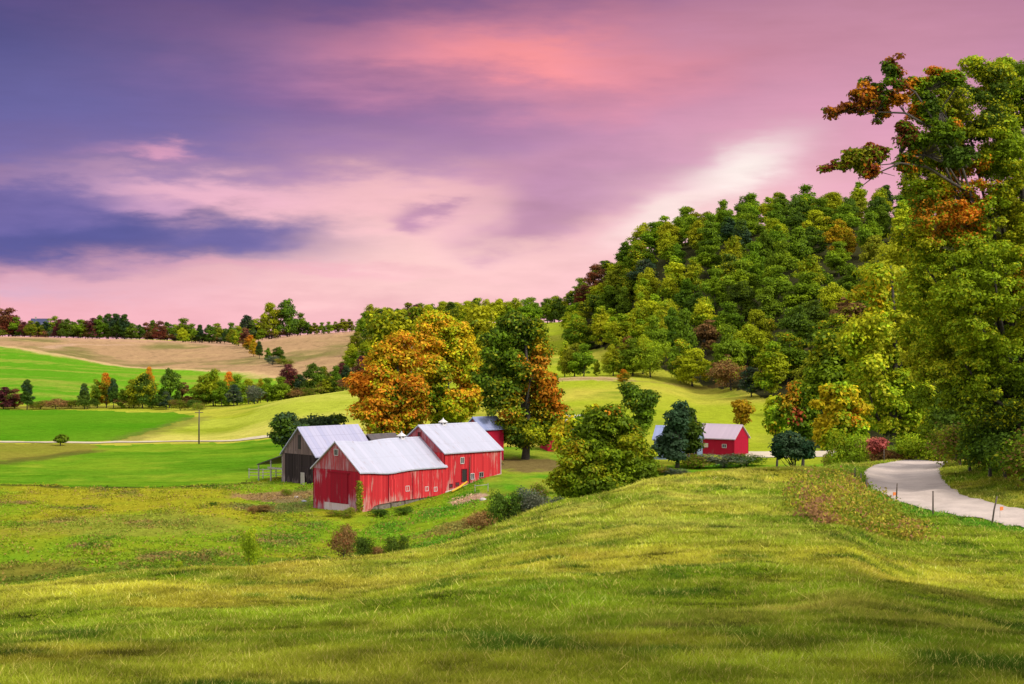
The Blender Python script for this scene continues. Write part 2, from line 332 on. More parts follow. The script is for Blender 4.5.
def metal_roof(name, c1, c2, seam=.6, rust=(.35, .28, .28), rust_amt=0.0, dark=.75):
    m, nt = mat(name); p = N(nt, 'ShaderNodeBsdfPrincipled'); o = N(nt, 'ShaderNodeOutputMaterial'); L(nt, p.outputs[0], o.inputs[0])
    t = N(nt, 'ShaderNodeTexCoord'); s = N(nt, 'ShaderNodeSeparateXYZ'); L(nt, t.outputs['Object'], s.inputs[0])
    k = M_(nt, 'DIVIDE', s.outputs[0], seam); fr = M_(nt, 'FRACT', k)
    wn = N(nt, 'ShaderNodeTexWhiteNoise', noise_dimensions='1D'); L(nt, M_(nt, 'FLOOR', k), wn.inputs['W'])
    col = MIX(nt, wn.outputs[0], c4(c1), c4(c2))
    mp = N(nt, 'ShaderNodeMapping'); mp.inputs['Scale'].default_value = (1.6, .35, .35); L(nt, t.outputs['Object'], mp.inputs[0])
    n = NOISE(nt, mp.outputs[0], 1.3, 6, .65)
    col = MIX(nt, MAPR(nt, n, .62 - rust_amt, .8 - rust_amt), col, c4(rust))
    sm = M_(nt, 'LESS_THAN', fr, .09)
    hl = M_(nt, 'LESS_THAN', M_(nt, 'FRACT', M_(nt, 'ADD', M_(nt, 'DIVIDE', s.outputs[2], 1.75), .12)), .035)
    col = MIX(nt, M_(nt, 'MULTIPLY', M_(nt, 'MAXIMUM', sm, hl), .35), col, c4([v * dark for v in c1]))
    L(nt, col, p.inputs['Base Color']); p.inputs['Roughness'].default_value = .5; p.inputs['Metallic'].default_value = .15
    bn = N(nt, 'ShaderNodeBump'); bn.inputs['Strength'].default_value = .5; bn.inputs['Distance'].default_value = .03
    L(nt, sm, bn.inputs['Height']); L(nt, bn.outputs[0], p.inputs['Normal'])
    return m
ROOF = metal_roof('pale_metal_roof', (.42, .42, .53), (.37, .38, .48), .7, (.30, .24, .27), .05)
ROOFOLD = metal_roof('seamed_metal_roof', (.30, .30, .44), (.36, .35, .48), .75, (.33, .26, .30), .02, .45)
ROOFBLUE = metal_roof('blue_metal_roof', (.22, .26, .46), (.27, .30, .50), .6, (.3, .3, .4), -.05, .6)
ROOFPINK = metal_roof('rose_metal_roof', (.46, .36, .44), (.42, .33, .41), .5, (.45, .34, .40), -.05)
ROOFDARK = metal_roof('dark_roof', (.06, .05, .055), (.09, .07, .075), .5, (.14, .12, .12), .05)

# ================================================================== mesh helpers
def raw_mesh(name, V, Fc, C=None, smooth=False):
    V = np.asarray(V, np.float32).reshape(-1, 3); Fc = np.asarray(Fc, np.int32)
    me = bpy.data.meshes.new(name); k = Fc.shape[1]
    me.vertices.add(len(V)); me.vertices.foreach_set('co', V.ravel())
    me.loops.add(Fc.size); me.loops.foreach_set('vertex_index', Fc.ravel())
    me.polygons.add(len(Fc)); me.polygons.foreach_set('loop_start', np.arange(0, Fc.size, k, dtype=np.int32))
    try: me.polygons.foreach_set('loop_total', np.full(len(Fc), k, np.int32))
    except Exception: pass
    me.update(calc_edges=True)
    if smooth: me.polygons.foreach_set('use_smooth', np.ones(len(Fc), bool))
    if C is not None:
        at_ = me.color_attributes.new('Col', 'FLOAT_COLOR', 'POINT')
        c = np.ones((len(V), 4), np.float32); c[:, :3] = C
        at_.data.foreach_set('color', c.ravel())
    return me
class MB:
    """collects faces for one mesh"""
    def __init__(s): s.v = []; s.f = []
    def add(s, vs, fs):
        n = len(s.v); s.v += [tuple(v) for v in vs]; s.f += [tuple(i + n for i in f) for f in fs]
    def box(s, x0, x1, y0, y1, z0, z1):
        s.add([(x0,y0,z0),(x1,y0,z0),(x1,y1,z0),(x0,y1,z0),(x0,y0,z1),(x1,y0,z1),(x1,y1,z1),(x0,y1,z1)],
              [(0,3,2,1),(4,5,6,7),(0,1,5,4),(1,2,6,5),(2,3,7,6),(3,0,4,7)])
    def prism(s, poly, x0, x1):            # polygon in (y,z), extruded along x
        n = len(poly)
        s.add([(x0, a, b) for a, b in poly] + [(x1, a, b) for a, b in poly],
              [tuple(range(n))[::-1], tuple(range(n, 2 * n))] + [(i, (i + 1) % n, n + (i + 1) % n, n + i) for i in range(n)])
    def tube(s, pts, rad, k=7):
        pts = [np.array(p, float) for p in pts]; rings = []
        for i, p in enumerate(pts):
            d = pts[min(i + 1, len(pts) - 1)] - pts[max(i - 1, 0)]; d /= (np.linalg.norm(d) + 1e-9)
            a = np.cross(d, (0, 0, 1.0)) if abs(d[2]) < .9 else np.cross(d, (1.0, 0, 0)); a /= np.linalg.norm(a); b = np.cross(d, a)
            rings.append([p + rad[i] * (math.cos(t) * a + math.sin(t) * b) for t in np.linspace(0, 2 * math.pi, k, endpoint=False)])
        V = [q for r in rings for q in r]; Fs = []
        for i in range(len(pts) - 1):
            for j in range(k): Fs.append((i * k + j, i * k + (j + 1) % k, (i + 1) * k + (j + 1) % k, (i + 1) * k + j))
        Fs.append(tuple(range(k))[::-1]); Fs.append(tuple(range((len(pts) - 1) * k, len(pts) * k)))
        s.add(V, Fs)
    def mesh(s, name, smooth=False):
        me = bpy.data.meshes.new(name); me.from_pydata(s.v, [], s.f); me.update()
        if smooth: me.polygons.foreach_set('use_smooth', np.ones(len(me.polygons), bool))
        return me
    def build(s, name, m, parent=None, smooth=False): return obj(name, s.mesh(name, smooth), m, parent)
def obj(name, me, m=None, parent=None):
    if m and not me.materials: me.materials.append(m)
    o = bpy.data.objects.new(name, me); COL.objects.link(o)
    if parent: o.parent = parent
    return o
def thing(name, label, cat, loc=(0, 0, 0), rz=0, group=None):
    o = bpy.data.objects.new(name, None); COL.objects.link(o); o.location = loc; o.rotation_euler = (0, 0, rz)
    o.empty_display_size = .5
    o['label'] = label; o['category'] = cat
    if group: o['group'] = group
    return o
def tag(o, label=None, cat=None, group=None, kind=None):
    if label: o['label'] = label
    if cat: o['category'] = cat
    if group: o['group'] = group
    if kind: o['kind'] = kind
    return o

# ================================================================== ground sheets
def inpoly(x, y, poly):
    r = np.zeros(x.shape, bool); n = len(poly)
    for i in range(n):
        x0, y0 = poly[i]; x1, y1 = poly[(i + 1) % n]
        if y0 == y1: continue
        c = ((y0 > y) != (y1 > y)) & (x < (x1 - x0) * (y - y0) / (y1 - y0) + x0)
        r ^= c
    return r
H = hit
Z_NEARFIELD = [at(-500, 330), at(-500, 250), H(0, 484, 130), H(80, 487, 130), H(165, 487, 130), H(250, 482, 130), at(283, 252), at(300, 300), at(275, 338), at(90, 341), H(92, 450, 130), H(0, 461, 130)]
Z_OLIVE = [at(-500, 345), at(-500, 325), H(0, 461, 130), H(92, 450, 130), at(95, 341), at(0, 344)]
Z_MIDFIELD = [at(-500, 352), at(0, 352), at(118, 352), H(195, 417, 130), H(170, 412.5, 130), H(80, 410, 130), H(0, 409, 130), at(-500, 500)]
Z_HAYHILL = [at(120, 352), at(280, 345), at(330, 300), at(420, 300), at(430, 560), at(290, 560), at(262, 490), H(255, 413, 130), H(197, 418, 130)]
Z_SLOPE = [at(-500, 540), at(0, 545), at(120, 545), at(275, 560), at(280, 680), H(278, 379, 560), H(262, 374, 560), H(240, 372, 560), H(190, 369.5, 560), H(130, 367, 560), H(90, 361, 560), H(40, 352, 560), H(0, 346, 560), at(-500, 790)]
Z_TAN = [at(-500, 790), H(0, 346, 560), H(40, 352, 560), H(90, 361, 560), H(130, 367, 560), H(190, 369.5, 560), H(240, 372, 560), H(262, 374, 560), H(278, 379, 560), at(300, 640), at(420, 640), at(420, 1100), at(-500, 1100)]
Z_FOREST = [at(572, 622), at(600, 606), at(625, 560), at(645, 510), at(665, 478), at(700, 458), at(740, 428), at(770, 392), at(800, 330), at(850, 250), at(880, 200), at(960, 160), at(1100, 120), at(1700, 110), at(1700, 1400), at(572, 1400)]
Z_LAWN = [at(640, 240), at(655, 262), at(700, 270), at(760, 268), at(830, 262), at(830, 200), at(640, 200)]
Z_YARD = [at(492, 205), at(560, 205), at(620, 260), at(600, 290), at(500, 270), at(500, 240), at(478, 215), at(478, 195)]
A0 = (-19.8, 209.0); AU = (math.cos(R(44)), math.sin(R(44))); AV = (-math.sin(R(44)), math.cos(R(44)))
def bl(x, y, o=A0): return (o[0] + AU[0] * x + AV[0] * y, o[1] + AU[1] * x + AV[1] * y)

def zone_colours(x, y):
    d = np.hypot(x, y); s = CX + F * np.tan(np.clip(np.arctan2(x, y), -.8, .8))
    wx = x + fbm(x / 6, y / 6, 31, 3) * np.clip(d * .012, 0, 7); wy = y + fbm(x / 6, y / 6, 37, 3) * np.clip(d * .02, 0, 12)
    a = np.array
    def mixc(c0, c1, t): t = np.clip(t, 0, 1)[:, None]; return c0 * (1 - t) + c1 * t
    n1 = fbm(x / 14, y / 14, 3, 4) + .5; n2 = fbm(x / 2.2, y / 2.2, 4, 3) + .5; n3 = fbm(x / 45, y / 45, 8, 3) + .5; n4 = fbm(x / 5, y / 7, 21, 4) + .5
    # hillside grass of the foreground
    C = mixc(a([.200, .265, .014])[None], a([.350, .335, .030])[None], (n1 - .40) * 3.2)
    C = mixc(C, a([.130, .205, .008])[None], (n4 - .50) * 4)
    C = mixc(C, a([.42, .35, .07])[None], (n2 - .60) * 2.2)
    C = mixc(C, a([.30, .215, .028])[None], (fbm(x / 7, y / 9, 24, 3) - .13) * 3)
    C = mixc(C, a([.070, .125, .008])[None], (fbm(x / 1.5, y / 2.2, 26, 3) - .07) * 5)
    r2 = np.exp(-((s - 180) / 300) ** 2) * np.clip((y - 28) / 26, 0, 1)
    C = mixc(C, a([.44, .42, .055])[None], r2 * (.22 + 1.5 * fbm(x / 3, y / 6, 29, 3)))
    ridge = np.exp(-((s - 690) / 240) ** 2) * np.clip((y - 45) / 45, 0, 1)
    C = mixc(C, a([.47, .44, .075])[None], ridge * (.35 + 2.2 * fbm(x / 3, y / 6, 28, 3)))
    Z = np.zeros(len(x), int)
    # meadow behind the hill
    crest = np.interp(s, [-500, 0, 150, 300, 450, 560, 600, 700, 800, 850, 900], [90, 90, 95, 100, 118, 130, 135, 140, 145, 158, 165])
    me = (y > crest)
    gr = np.clip((s - 240) / 160, 0, 1) * .6
    Cm = mixc(a([.175, .250, .012])[None], a([.265, .250, .016])[None], (n1 - .42) * 4)
    Cm = mixc(Cm, a([.110, .245, .010])[None], (n3 - .50) * 5)
    Cm = mixc(Cm, a([.085, .130, .014])[None], (n4 - .58) * 5)
    Cm = mixc(Cm, a([.240, .150, .060])[None], (n2 * .5 + n4 * .5 - .60) * 6)
    Cm = mixc(Cm, a([.095, .250, .010])[None], gr * np.clip(.5 + 3 * (n4 - .5), 0, 1))
    C = np.where(me[:, None], Cm, C); Z[me] = 1
    # pasture on the far side of the farm
    pa = (y > 275) | ((s > 640) & (y > 190))
    Cp = mixc(a([.270, .320, .020])[None], a([.400, .360, .050])[None], (n3 - .40) * 3 + (n1 - .5))
    Cp = mixc(Cp, a([.150, .215, .014])[None], (n1 - .52) * 3)
    C = np.where(pa[:, None], Cp, C); Z[pa] = 2
    def put(poly, c, zid, soft=True):
        nonlocal C, Z
        m = inpoly(wx if soft else x, wy if soft else y, poly); C = np.where(m[:, None], c, C); Z[m] = zid
    green = mixc(a([.095, .215, .010])[None], a([.165, .265, .014])[None], (n1 - .35) * 2.5)
    green = mixc(green, a([.060, .170, .006])[None], (fbm(x / 25, y / 3.5, 77, 4)) * 4)
    green = mixc(green, a([.21, .28, .02])[None], (fbm(x / 7, y / 7, 79, 4) - .04) * 3)
    put(Z_NEARFIELD, green, 3)
    put(Z_OLIVE, mixc(a([.17, .19, .02])[None], a([.22, .2, .03])[None], n1), 2)
    put(Z_MIDFIELD, mixc(a([.062, .195, .006])[None], a([.10, .22, .01])[None], (n3 - .3) * 2), 3)
    hay = mixc(a([.320, .360, .038])[None], a([.45, .41, .085])[None], (n3 - .38) * 3 + (n2 - .5) * .6)
    hay = mixc(hay, a([.20, .25, .016])[None], (n1 - .5) * 3)
    put(Z_HAYHILL, hay, 4)
    stripes = fbm(x / 60, (y + .25 * x) / 7, 91, 3) * 5
    put(Z_SLOPE, mixc(mixc(a([.085, .235, .010])[None], a([.135, .285, .014])[None], (s - 60) / 180), a([.20, .26, .03])[None], stripes), 3)
    tan = mixc(a([.37, .235, .125])[None], a([.190, .165, .055])[None], (fbm(x / 38, y / 60, 55, 4) + .02) * 5.5)
    tan = mixc(tan, a([.46, .275, .18])[None], (y - 900) / 50)
    tan = mixc(tan, a([.46, .31, .15])[None], (fbm(x / 12, y / 9, 57, 3) - .05) * 2.5)
    tan = tan * .88
    tan = mixc(tan, a([.15, .10, .05])[None], (fbm(x / 3, y / 12, 59, 3) - .08) * 2)
    put(Z_TAN, tan, 4)
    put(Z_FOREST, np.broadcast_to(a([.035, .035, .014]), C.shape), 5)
    lawn = mixc(a([.085, .24, .010])[None], a([.19, .29, .014])[None], (n4 - .3) * 2)
    put(Z_LAWN, lawn, 3)
    put(Z_YARD, mixc(mixc(lawn, a([.23, .27, .025])[None], (n4 - .35) * 3.5), a([.12, .17, .02])[None], (n2 - .5) * 2), 3)
    # bare earth: under the maples, by the barns
    def patch(px, Y, rx, ry, c, k=1.0):
        nonlocal C
        X0, Y0 = at(px, Y); q = ((x - X0) / rx) ** 2 + ((y - Y0) / ry) ** 2 + fbm(x / 2, y / 2, 61, 3) * 1.6
        C = mixc(C, a(c)[None], np.clip((1.25 - q) * 2.2, 0, 1) * k)
    patch(525, 243, 8, 11, (.15, .095, .045), .85)
    patch(467, 208.5, 2.4, 3.0, (.42, .27, .19))
    patch(276, 226, 6, 5, (.26, .13, .085), .75)
    patch(268, 213, 6, 5, (.14, .12, .05), .5)
    patch(300, 222, 4, 4, (.14, .14, .06), .5)
    patch(577, 452, 16, 9, (.40, .26, .15), .8)
    patch(700, 450, 60, 3, (.20, .13, .05), .5)
    patch(10, 148, 6, 8, (.16, .11, .03), .6)
    patch(130, 190, 14, 12, (.26, .20, .05), .35)
    patch(470, 180, 6, 7, (.2, .1, .05), .6)
    # ditch lines and field margins
    def line(pts, w, c, k=.8):
        nonlocal C
        pts = a(pts); dm = np.full(len(x), 1e9)
        for p0, p1 in zip(pts[:-1], pts[1:]):
            e = p1 - p0; t = np.clip(((x - p0[0]) * e[0] + (y - p0[1]) * e[1]) / (e @ e), 0, 1)
            dm = np.minimum(dm, np.hypot(x - p0[0] - t * e[0], y - p0[1] - t * e[1]))
        C = mixc(C, a(c)[None], np.clip(1.4 - dm / w + fbm(x / 3, y / 3, 71, 2) * 1.4, 0, 1) * k)
    line([H(0, 463, 130), H(50, 456, 130), H(92, 451, 130)], 3.5, (.10, .09, .02))
    line([H(0, 485, 130), H(80, 488, 130), H(165, 488, 130), H(250, 483, 130)], 1.2, (.05, .055, .012), .9)
    line([H(125, 441, 130), H(160, 430, 130), H(197, 418, 130)], 4, (.13, .12, .03), .6)
    line([H(0, 346, 560), H(40, 352, 560), H(90, 361, 560), H(130, 367, 560), H(190, 369.5, 560), H(240, 372, 560), H(272, 377, 560)], 5, (.50, .34, .17), .75)
    line([H(45, 348, 560), H(75, 344, 700), H(130, 345, 700)], 3.5, (.44, .28, .20), .6)
    line([at(-300, 525), at(0, 525), at(120, 525)], 9, (.09, .06, .025), .7)
    line([at(-60, 138), at(0, 141), at(150, 150), at(300, 157), at(380, 166)], 4.5, (.075, .105, .014), .65)
    # road verge
    line([H(865, 485), H(885, 500), H(925, 513), H(990, 524), H(1024, 530)], 1.3, (.075, .215, .012), .85)
    line([H(862, 468), H(860, 478), H(868, 490)], 1.6, (.12, .22, .015), .7)
    line([H(965, 492), H(1000, 503), H(1024, 508)], 1.5, (.13, .15, .02), .6)
    return C.astype(np.float32), Z

def ground_material():
    m, nt = mat('ground_cover'); p = N(nt, 'ShaderNodeBsdfPrincipled'); o = N(nt, 'ShaderNodeOutputMaterial'); L(nt, p.outputs[0], o.inputs[0])
    at_ = N(nt, 'ShaderNodeAttribute', attribute_name='Col'); g = N(nt, 'ShaderNodeNewGeometry')
    a_ = NOISE(nt, g.outputs['Position'], 1.7, 7, .7); b_ = NOISE(nt, g.outputs['Position'], .45, 5, .6); e_ = NOISE(nt, g.outputs['Position'], 9, 4, .6)
    f = M_(nt, 'ADD', M_(nt, 'MULTIPLY', a_, 1.1), M_(nt, 'ADD', M_(nt, 'MULTIPLY', b_, .7), M_(nt, 'MULTIPLY', e_, .35)))
    v = MAPR(nt, f, .72, 1.42, .62, 1.38)
    cb_ = N(nt, 'ShaderNodeCombineXYZ')
    for i in range(3): L(nt, v, cb_.inputs[i])
    L(nt, MIX(nt, 1.0, at_.outputs['Color'], cb_.outputs[0], 'MULTIPLY'), p.inputs['Base Color'])
    p.inputs['Roughness'].default_value = 1.0; p.inputs['Specular IOR Level'].default_value = 0.0
    bn = N(nt, 'ShaderNodeBump'); bn.inputs['Strength'].default_value = .8; bn.inputs['Distance'].default_value = .35
    L(nt, f, bn.inputs['Height']); L(nt, bn.outputs[0], p.inputs['Normal'])
    return m
GROUND = ground_material()
th = np.concatenate([np.linspace(-math.pi, -.42, 70, endpoint=False), np.linspace(-.42, .42, 760), np.linspace(.42, math.pi, 71)[1:]])
rr = np.concatenate([[0.0, 2.0], np.exp(np.linspace(math.log(5), math.log(1250), 820)), np.exp(np.linspace(math.log(1300), math.log(9000), 14))])
TH, RR = np.meshgrid(th, rr, indexing='ij')
X = (RR * np.sin(TH)).ravel(); Y = (RR * np.cos(TH)).ravel(); Zg = ground(X, Y)
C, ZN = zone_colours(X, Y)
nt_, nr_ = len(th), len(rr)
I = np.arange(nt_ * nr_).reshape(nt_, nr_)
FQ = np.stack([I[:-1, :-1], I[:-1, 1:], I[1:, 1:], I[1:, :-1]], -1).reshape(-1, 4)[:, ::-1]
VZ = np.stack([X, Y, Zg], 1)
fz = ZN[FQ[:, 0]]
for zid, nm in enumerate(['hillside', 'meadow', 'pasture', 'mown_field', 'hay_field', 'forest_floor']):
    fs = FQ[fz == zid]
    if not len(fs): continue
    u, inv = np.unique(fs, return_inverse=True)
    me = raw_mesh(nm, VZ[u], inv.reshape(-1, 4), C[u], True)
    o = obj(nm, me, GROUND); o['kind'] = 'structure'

# ------------------------------------------------------------------ roads
def resample(P, n):
    P = np.array(P, float); d = np.concatenate([[0], np.cumsum(np.hypot(*np.diff(P, axis=0).T))])
    t = np.linspace(0, d[-1], n); x = pchip(d, P[:, 0], t); y = pchip(d, P[:, 1], t)
    return np.stack([x, y], 1)
def road_material():
    m, nt = mat('gravel'); p = N(nt, 'ShaderNodeBsdfPrincipled'); o = N(nt, 'ShaderNodeOutputMaterial'); L(nt, p.outputs[0], o.inputs[0])
    at_ = N(nt, 'ShaderNodeAttribute', attribute_name='Col'); g = N(nt, 'ShaderNodeNewGeometry')
    a_ = NOISE(nt, g.outputs['Position'], 6, 6, .7); b_ = NOISE(nt, g.outputs['Position'], .6, 3, .6)
    v = MAPR(nt, M_(nt, 'ADD', a_, b_), .7, 1.3, .82, 1.15); cb_ = N(nt, 'ShaderNodeCombineXYZ')
    for i in range(3): L(nt, v, cb_.inputs[i])
    L(nt, MIX(nt, 1.0, at_.outputs['Color'], cb_.outputs[0], 'MULTIPLY'), p.inputs['Base Color']); p.inputs['Roughness'].default_value = .95
    p.inputs['Specular IOR Level'].default_value = .1
    bn = N(nt, 'ShaderNodeBump'); bn.inputs['Strength'].default_value = .5; bn.inputs['Distance'].default_value = .04
    L(nt, a_, bn.inputs['Height']); L(nt, bn.outputs[0], p.inputs['Normal'])
    return m
GRAVEL = road_material()
def ribbon(name, outer, inner, n, k, base, tracks=True, lift=.05):
    O = resample(outer, n); Iq = resample(inner, n)
    t = np.linspace(0, 1, k)[None, :, None]; P = O[:, None] * (1 - t) + Iq[:, None] * t
    jit = fbm(P[..., 0] / 1.2, P[..., 1] / 1.2, 41, 2)[..., None] * .5
    e = (np.abs(t - .5) > .49)
    P = P + jit * e
    x, y = P[..., 0].ravel(), P[..., 1].ravel(); z = ground(x, y) + lift
    tt = np.broadcast_to(t[..., 0], (n, k)).ravel()
    w = np.ones(len(x))
    if tracks:
        w = .97 + .08 * np.exp(-((tt - .32) / .10) ** 2) + .08 * np.exp(-((tt - .68) / .10) ** 2) - .12 * np.exp(-((tt) / .04) ** 2) - .12 * np.exp(-((tt - 1) / .04) ** 2)
    C_ = np.array(base)[None] * w[:, None] * (1 + fbm(x / 3, y / 3, 43, 3)[:, None] * .12)
    Iq_ = np.arange(n * k).reshape(n, k); fq = np.stack([Iq_[:-1, :-1], Iq_[:-1, 1:], Iq_[1:, 1:], Iq_[1:, :-1]], -1).reshape(-1, 4)
    v = np.stack([x, y, z], 1)
    e1 = v[fq[0, 1]] - v[fq[0, 0]]; e2 = v[fq[0, 3]] - v[fq[0, 0]]
    if np.cross(e1, e2)[2] < 0: fq = fq[:, ::-1]
    o = obj(name, raw_mesh(name, v, fq, C_, True), GRAVEL); o['kind'] = 'structure'
outer = [at(1500, 62), at(1200, 68), H(1060, 533), H(1024, 527.5), H(990, 521.5), H(955, 516), H(925, 510), H(903, 503.5), H(885, 496), H(871, 487), H(865.5, 478.5), H(866, 471), H(874, 466), H(888, 463.2), at(903, 149), at(930, 160), at(990, 175), at(1080, 190)]
inner = [at(1500, 74), at(1200, 80), H(1060, 514.5), H(1024, 510), H(999, 505), H(973, 498), H(956, 490.5), H(945.5, 483), H(940, 475.5), H(940, 469.5), H(943, 466.5), at(948, 136), at(956, 141), at(975, 149), at(1015, 160), at(1080, 172)]
ribbon('road', outer, inner, 260, 26, (.44, .37, .335))
ribbon('farm_track', [at(-600, 343), at(0, 345.5), at(130, 345.5), at(280, 340), at(330, 331), at(420, 322)], [at(-600, 350), at(0, 352), at(130, 351), at(280, 345), at(330, 337), at(420, 327)], 160, 6, (.44, .38, .27), False, .12)
ribbon('farm_lane', [at(745, 280), at(790, 281), at(840, 278)], [at(745, 290), at(790, 291), at(840, 288)], 40, 6, (.5, .44, .34), False, .1)

# ================================================================== foliage
def leaf_mesh(name, P, Nn, S, C, elong=1.35):
    n = len(P); Nn = Nn / (np.linalg.norm(Nn, axis=1, keepdims=True) + 1e-9)
    ref = rng.normal(size=(n, 3)); U = np.cross(Nn, ref); U /= (np.linalg.norm(U, axis=1, keepdims=True) + 1e-9); W = np.cross(Nn, U)
    S = S[:, None]
    droop = -Nn * S * .18
    V = np.stack([P + U * S * elong * .5 + droop, P + W * S * .42, P - U * S * elong * .5 + droop, P - W * S * .42], 1).reshape(-1, 3)
    Fq = np.arange(4 * n).reshape(n, 4)
    me = raw_mesh(name, V, Fq, np.repeat(C, 4, axis=0)); me.materials.append(LEAF)
    return me
def unit(n):
    v = rng.normal(size=(n, 3)); return v / np.linalg.norm(v, axis=1, keepdims=True)
def crown_from_clumps(name, cc, rc, ncol, per, size, flat=.64, center=None, jit=.5):
    """leaf shells round clump centres; ncol = colour of each clump"""
    P = []; Nn = []; C_ = []
    for c, r in zip(cc, rc):
        k = max(12, int(per * (r / np.mean(rc)) ** 2))
        cl_v = 1 + .10 * rng.normal()
        d = unit(k); d[:, 2] = np.where(rng.random(k) < .5, np.abs(d[:, 2]), d[:, 2])
        rad = r * (1 - .45 * rng.random(k) ** 2.2) * (1 + .17 * rng.normal(size=k))
        p = c + d * rad[:, None] * np.array([1, 1, flat])
        nn = d + np.array([0, 0, .6]) + rng.normal(size=(k, 3)) * jit
        P.append(p); Nn.append(nn)
        v = (1 + .16 * rng.normal(size=(k, 1))).clip(.55, 1.6) * cl_v
        C_.append((ncol(p + rng.normal(size=(k, 3)) * r * .45)) * v)
    P = np.concatenate(P); Nn = np.concatenate(Nn); C_ = np.concatenate(C_).clip(0.003, .8)
    S = size * (.7 + .6 * rng.random(len(P)))
    return leaf_mesh(name, P, Nn, S, C_)
def clumps_in(lobes, n, rc, surf=.6):
    """clump centres through ellipsoid lobes (centre, radii), biased to their surfaces"""
    vol = np.array([np.prod(r) ** (2 / 3) for c, r in lobes]); cnt = np.maximum(2, (n * vol / vol.sum()).astype(int))
    cc = []; rr_ = []
    for (c, r), k in zip(lobes, cnt):
        d = unit(k * 6)
        # best-candidate spreading
        pts = []
        for q in d:
            if len(pts) >= k: break
            if all(np.linalg.norm(q - p) > 1.5 / math.sqrt(k) for p in pts): pts.append(q)
        while len(pts) < k: pts.append(unit(1)[0])
        d = np.array(pts); u = surf + (1 - surf) * rng.random(len(d)) ** .6
        u = np.where(rng.random(len(d)) < .18, .35 * rng.random(len(d)), u)
        inner_r = np.maximum(np.array(r) - rc * .7, np.array(r) * .35)
        cc.append(np.array(c) + d * u[:, None] * inner_r); rr_.append(rc * (.55 + .9 * rng.random(len(d))))
    return np.concatenate(cc), np.concatenate(rr_)
def pick_cols(cc, pal, scale=3.0, seed=0):
    """palette = [(colour, weight)], chosen by a smooth noise so colours come in patches"""
    w = np.cumsum([p[1] for p in pal]); w = w / w[-1]
    v = (fbm(cc[:, 0] / scale + seed, (cc[:, 2] + .7 * cc[:, 1]) / scale, seed, 2) * 2.0 + .5 + rng.normal(size=len(cc)) * .10).clip(0, .999)
    out = np.array([pal[int(np.searchsorted(w, t))][0] for t in v])
    return out * (1 + .13 * rng.normal(size=(len(cc), 1))).clip(.6, 1.5)

G_MID = (.125, .205, .010); G_DARK = (.065, .115, .012); G_YEL = (.360, .385, .012); G_LITE = (.225, .330, .012); G_OLIVE = (.215, .230, .012); ORA = (.78, .36, .024); ORA2 = (.82, .43, .03); YEL = (.72, .54, .02); RUST = (.30, .095, .030); MAROON = (.17, .055, .045); BLUEG = (.060, .125, .032); TANC = (.33, .20, .06); GREYG = (.15, .19, .07); PINKR = (.60, .17, .12)
ORA = (.52, .185, .012); ORA2 = (.60, .26, .02); YEL = (.48, .33, .012); RUST = (.20, .055, .024); MAROON = (.115, .032, .034); BLUEG = (.042, .080, .038); TANC = (.23, .13, .045); GREYG = (.12, .13, .085); PINKR = (.46, .12, .10)

def trunk_mesh(name, h, r, top, targets, lean=(0, 0), nlimb=7, k=7, base=-0.6):
    mb = MB(); pts = []; rad = []
    for i in range(6):
        t = i / 5; pts.append((lean[0] * t + .04 * h * math.sin(2.1 * t + r), lean[1] * t, base + (top - base) * t)); rad.append(r * (1.35 if i == 0 else 1) * (1 - .72 * t))
    mb.tube(pts, rad, k)
    tg = list(targets); random.Random(int(h * 100)).shuffle(tg)
    for q in tg[:nlimb]:
        q = np.array(q, float); z0 = min(max(q[2] * .45, h * .15), top * .9); t = (z0 - base) / (top - base)
        s0 = np.array([lean[0] * t, lean[1] * t, z0]); mid = s0 * .45 + q * .55 + np.array([0, 0, -.06 * h * .3])
        r0 = r * (1 - .7 * t) * .55
        mb.tube([s0, mid, q], [r0, r0 * .6, r0 * .18], 5)
    return mb.mesh(name, True)

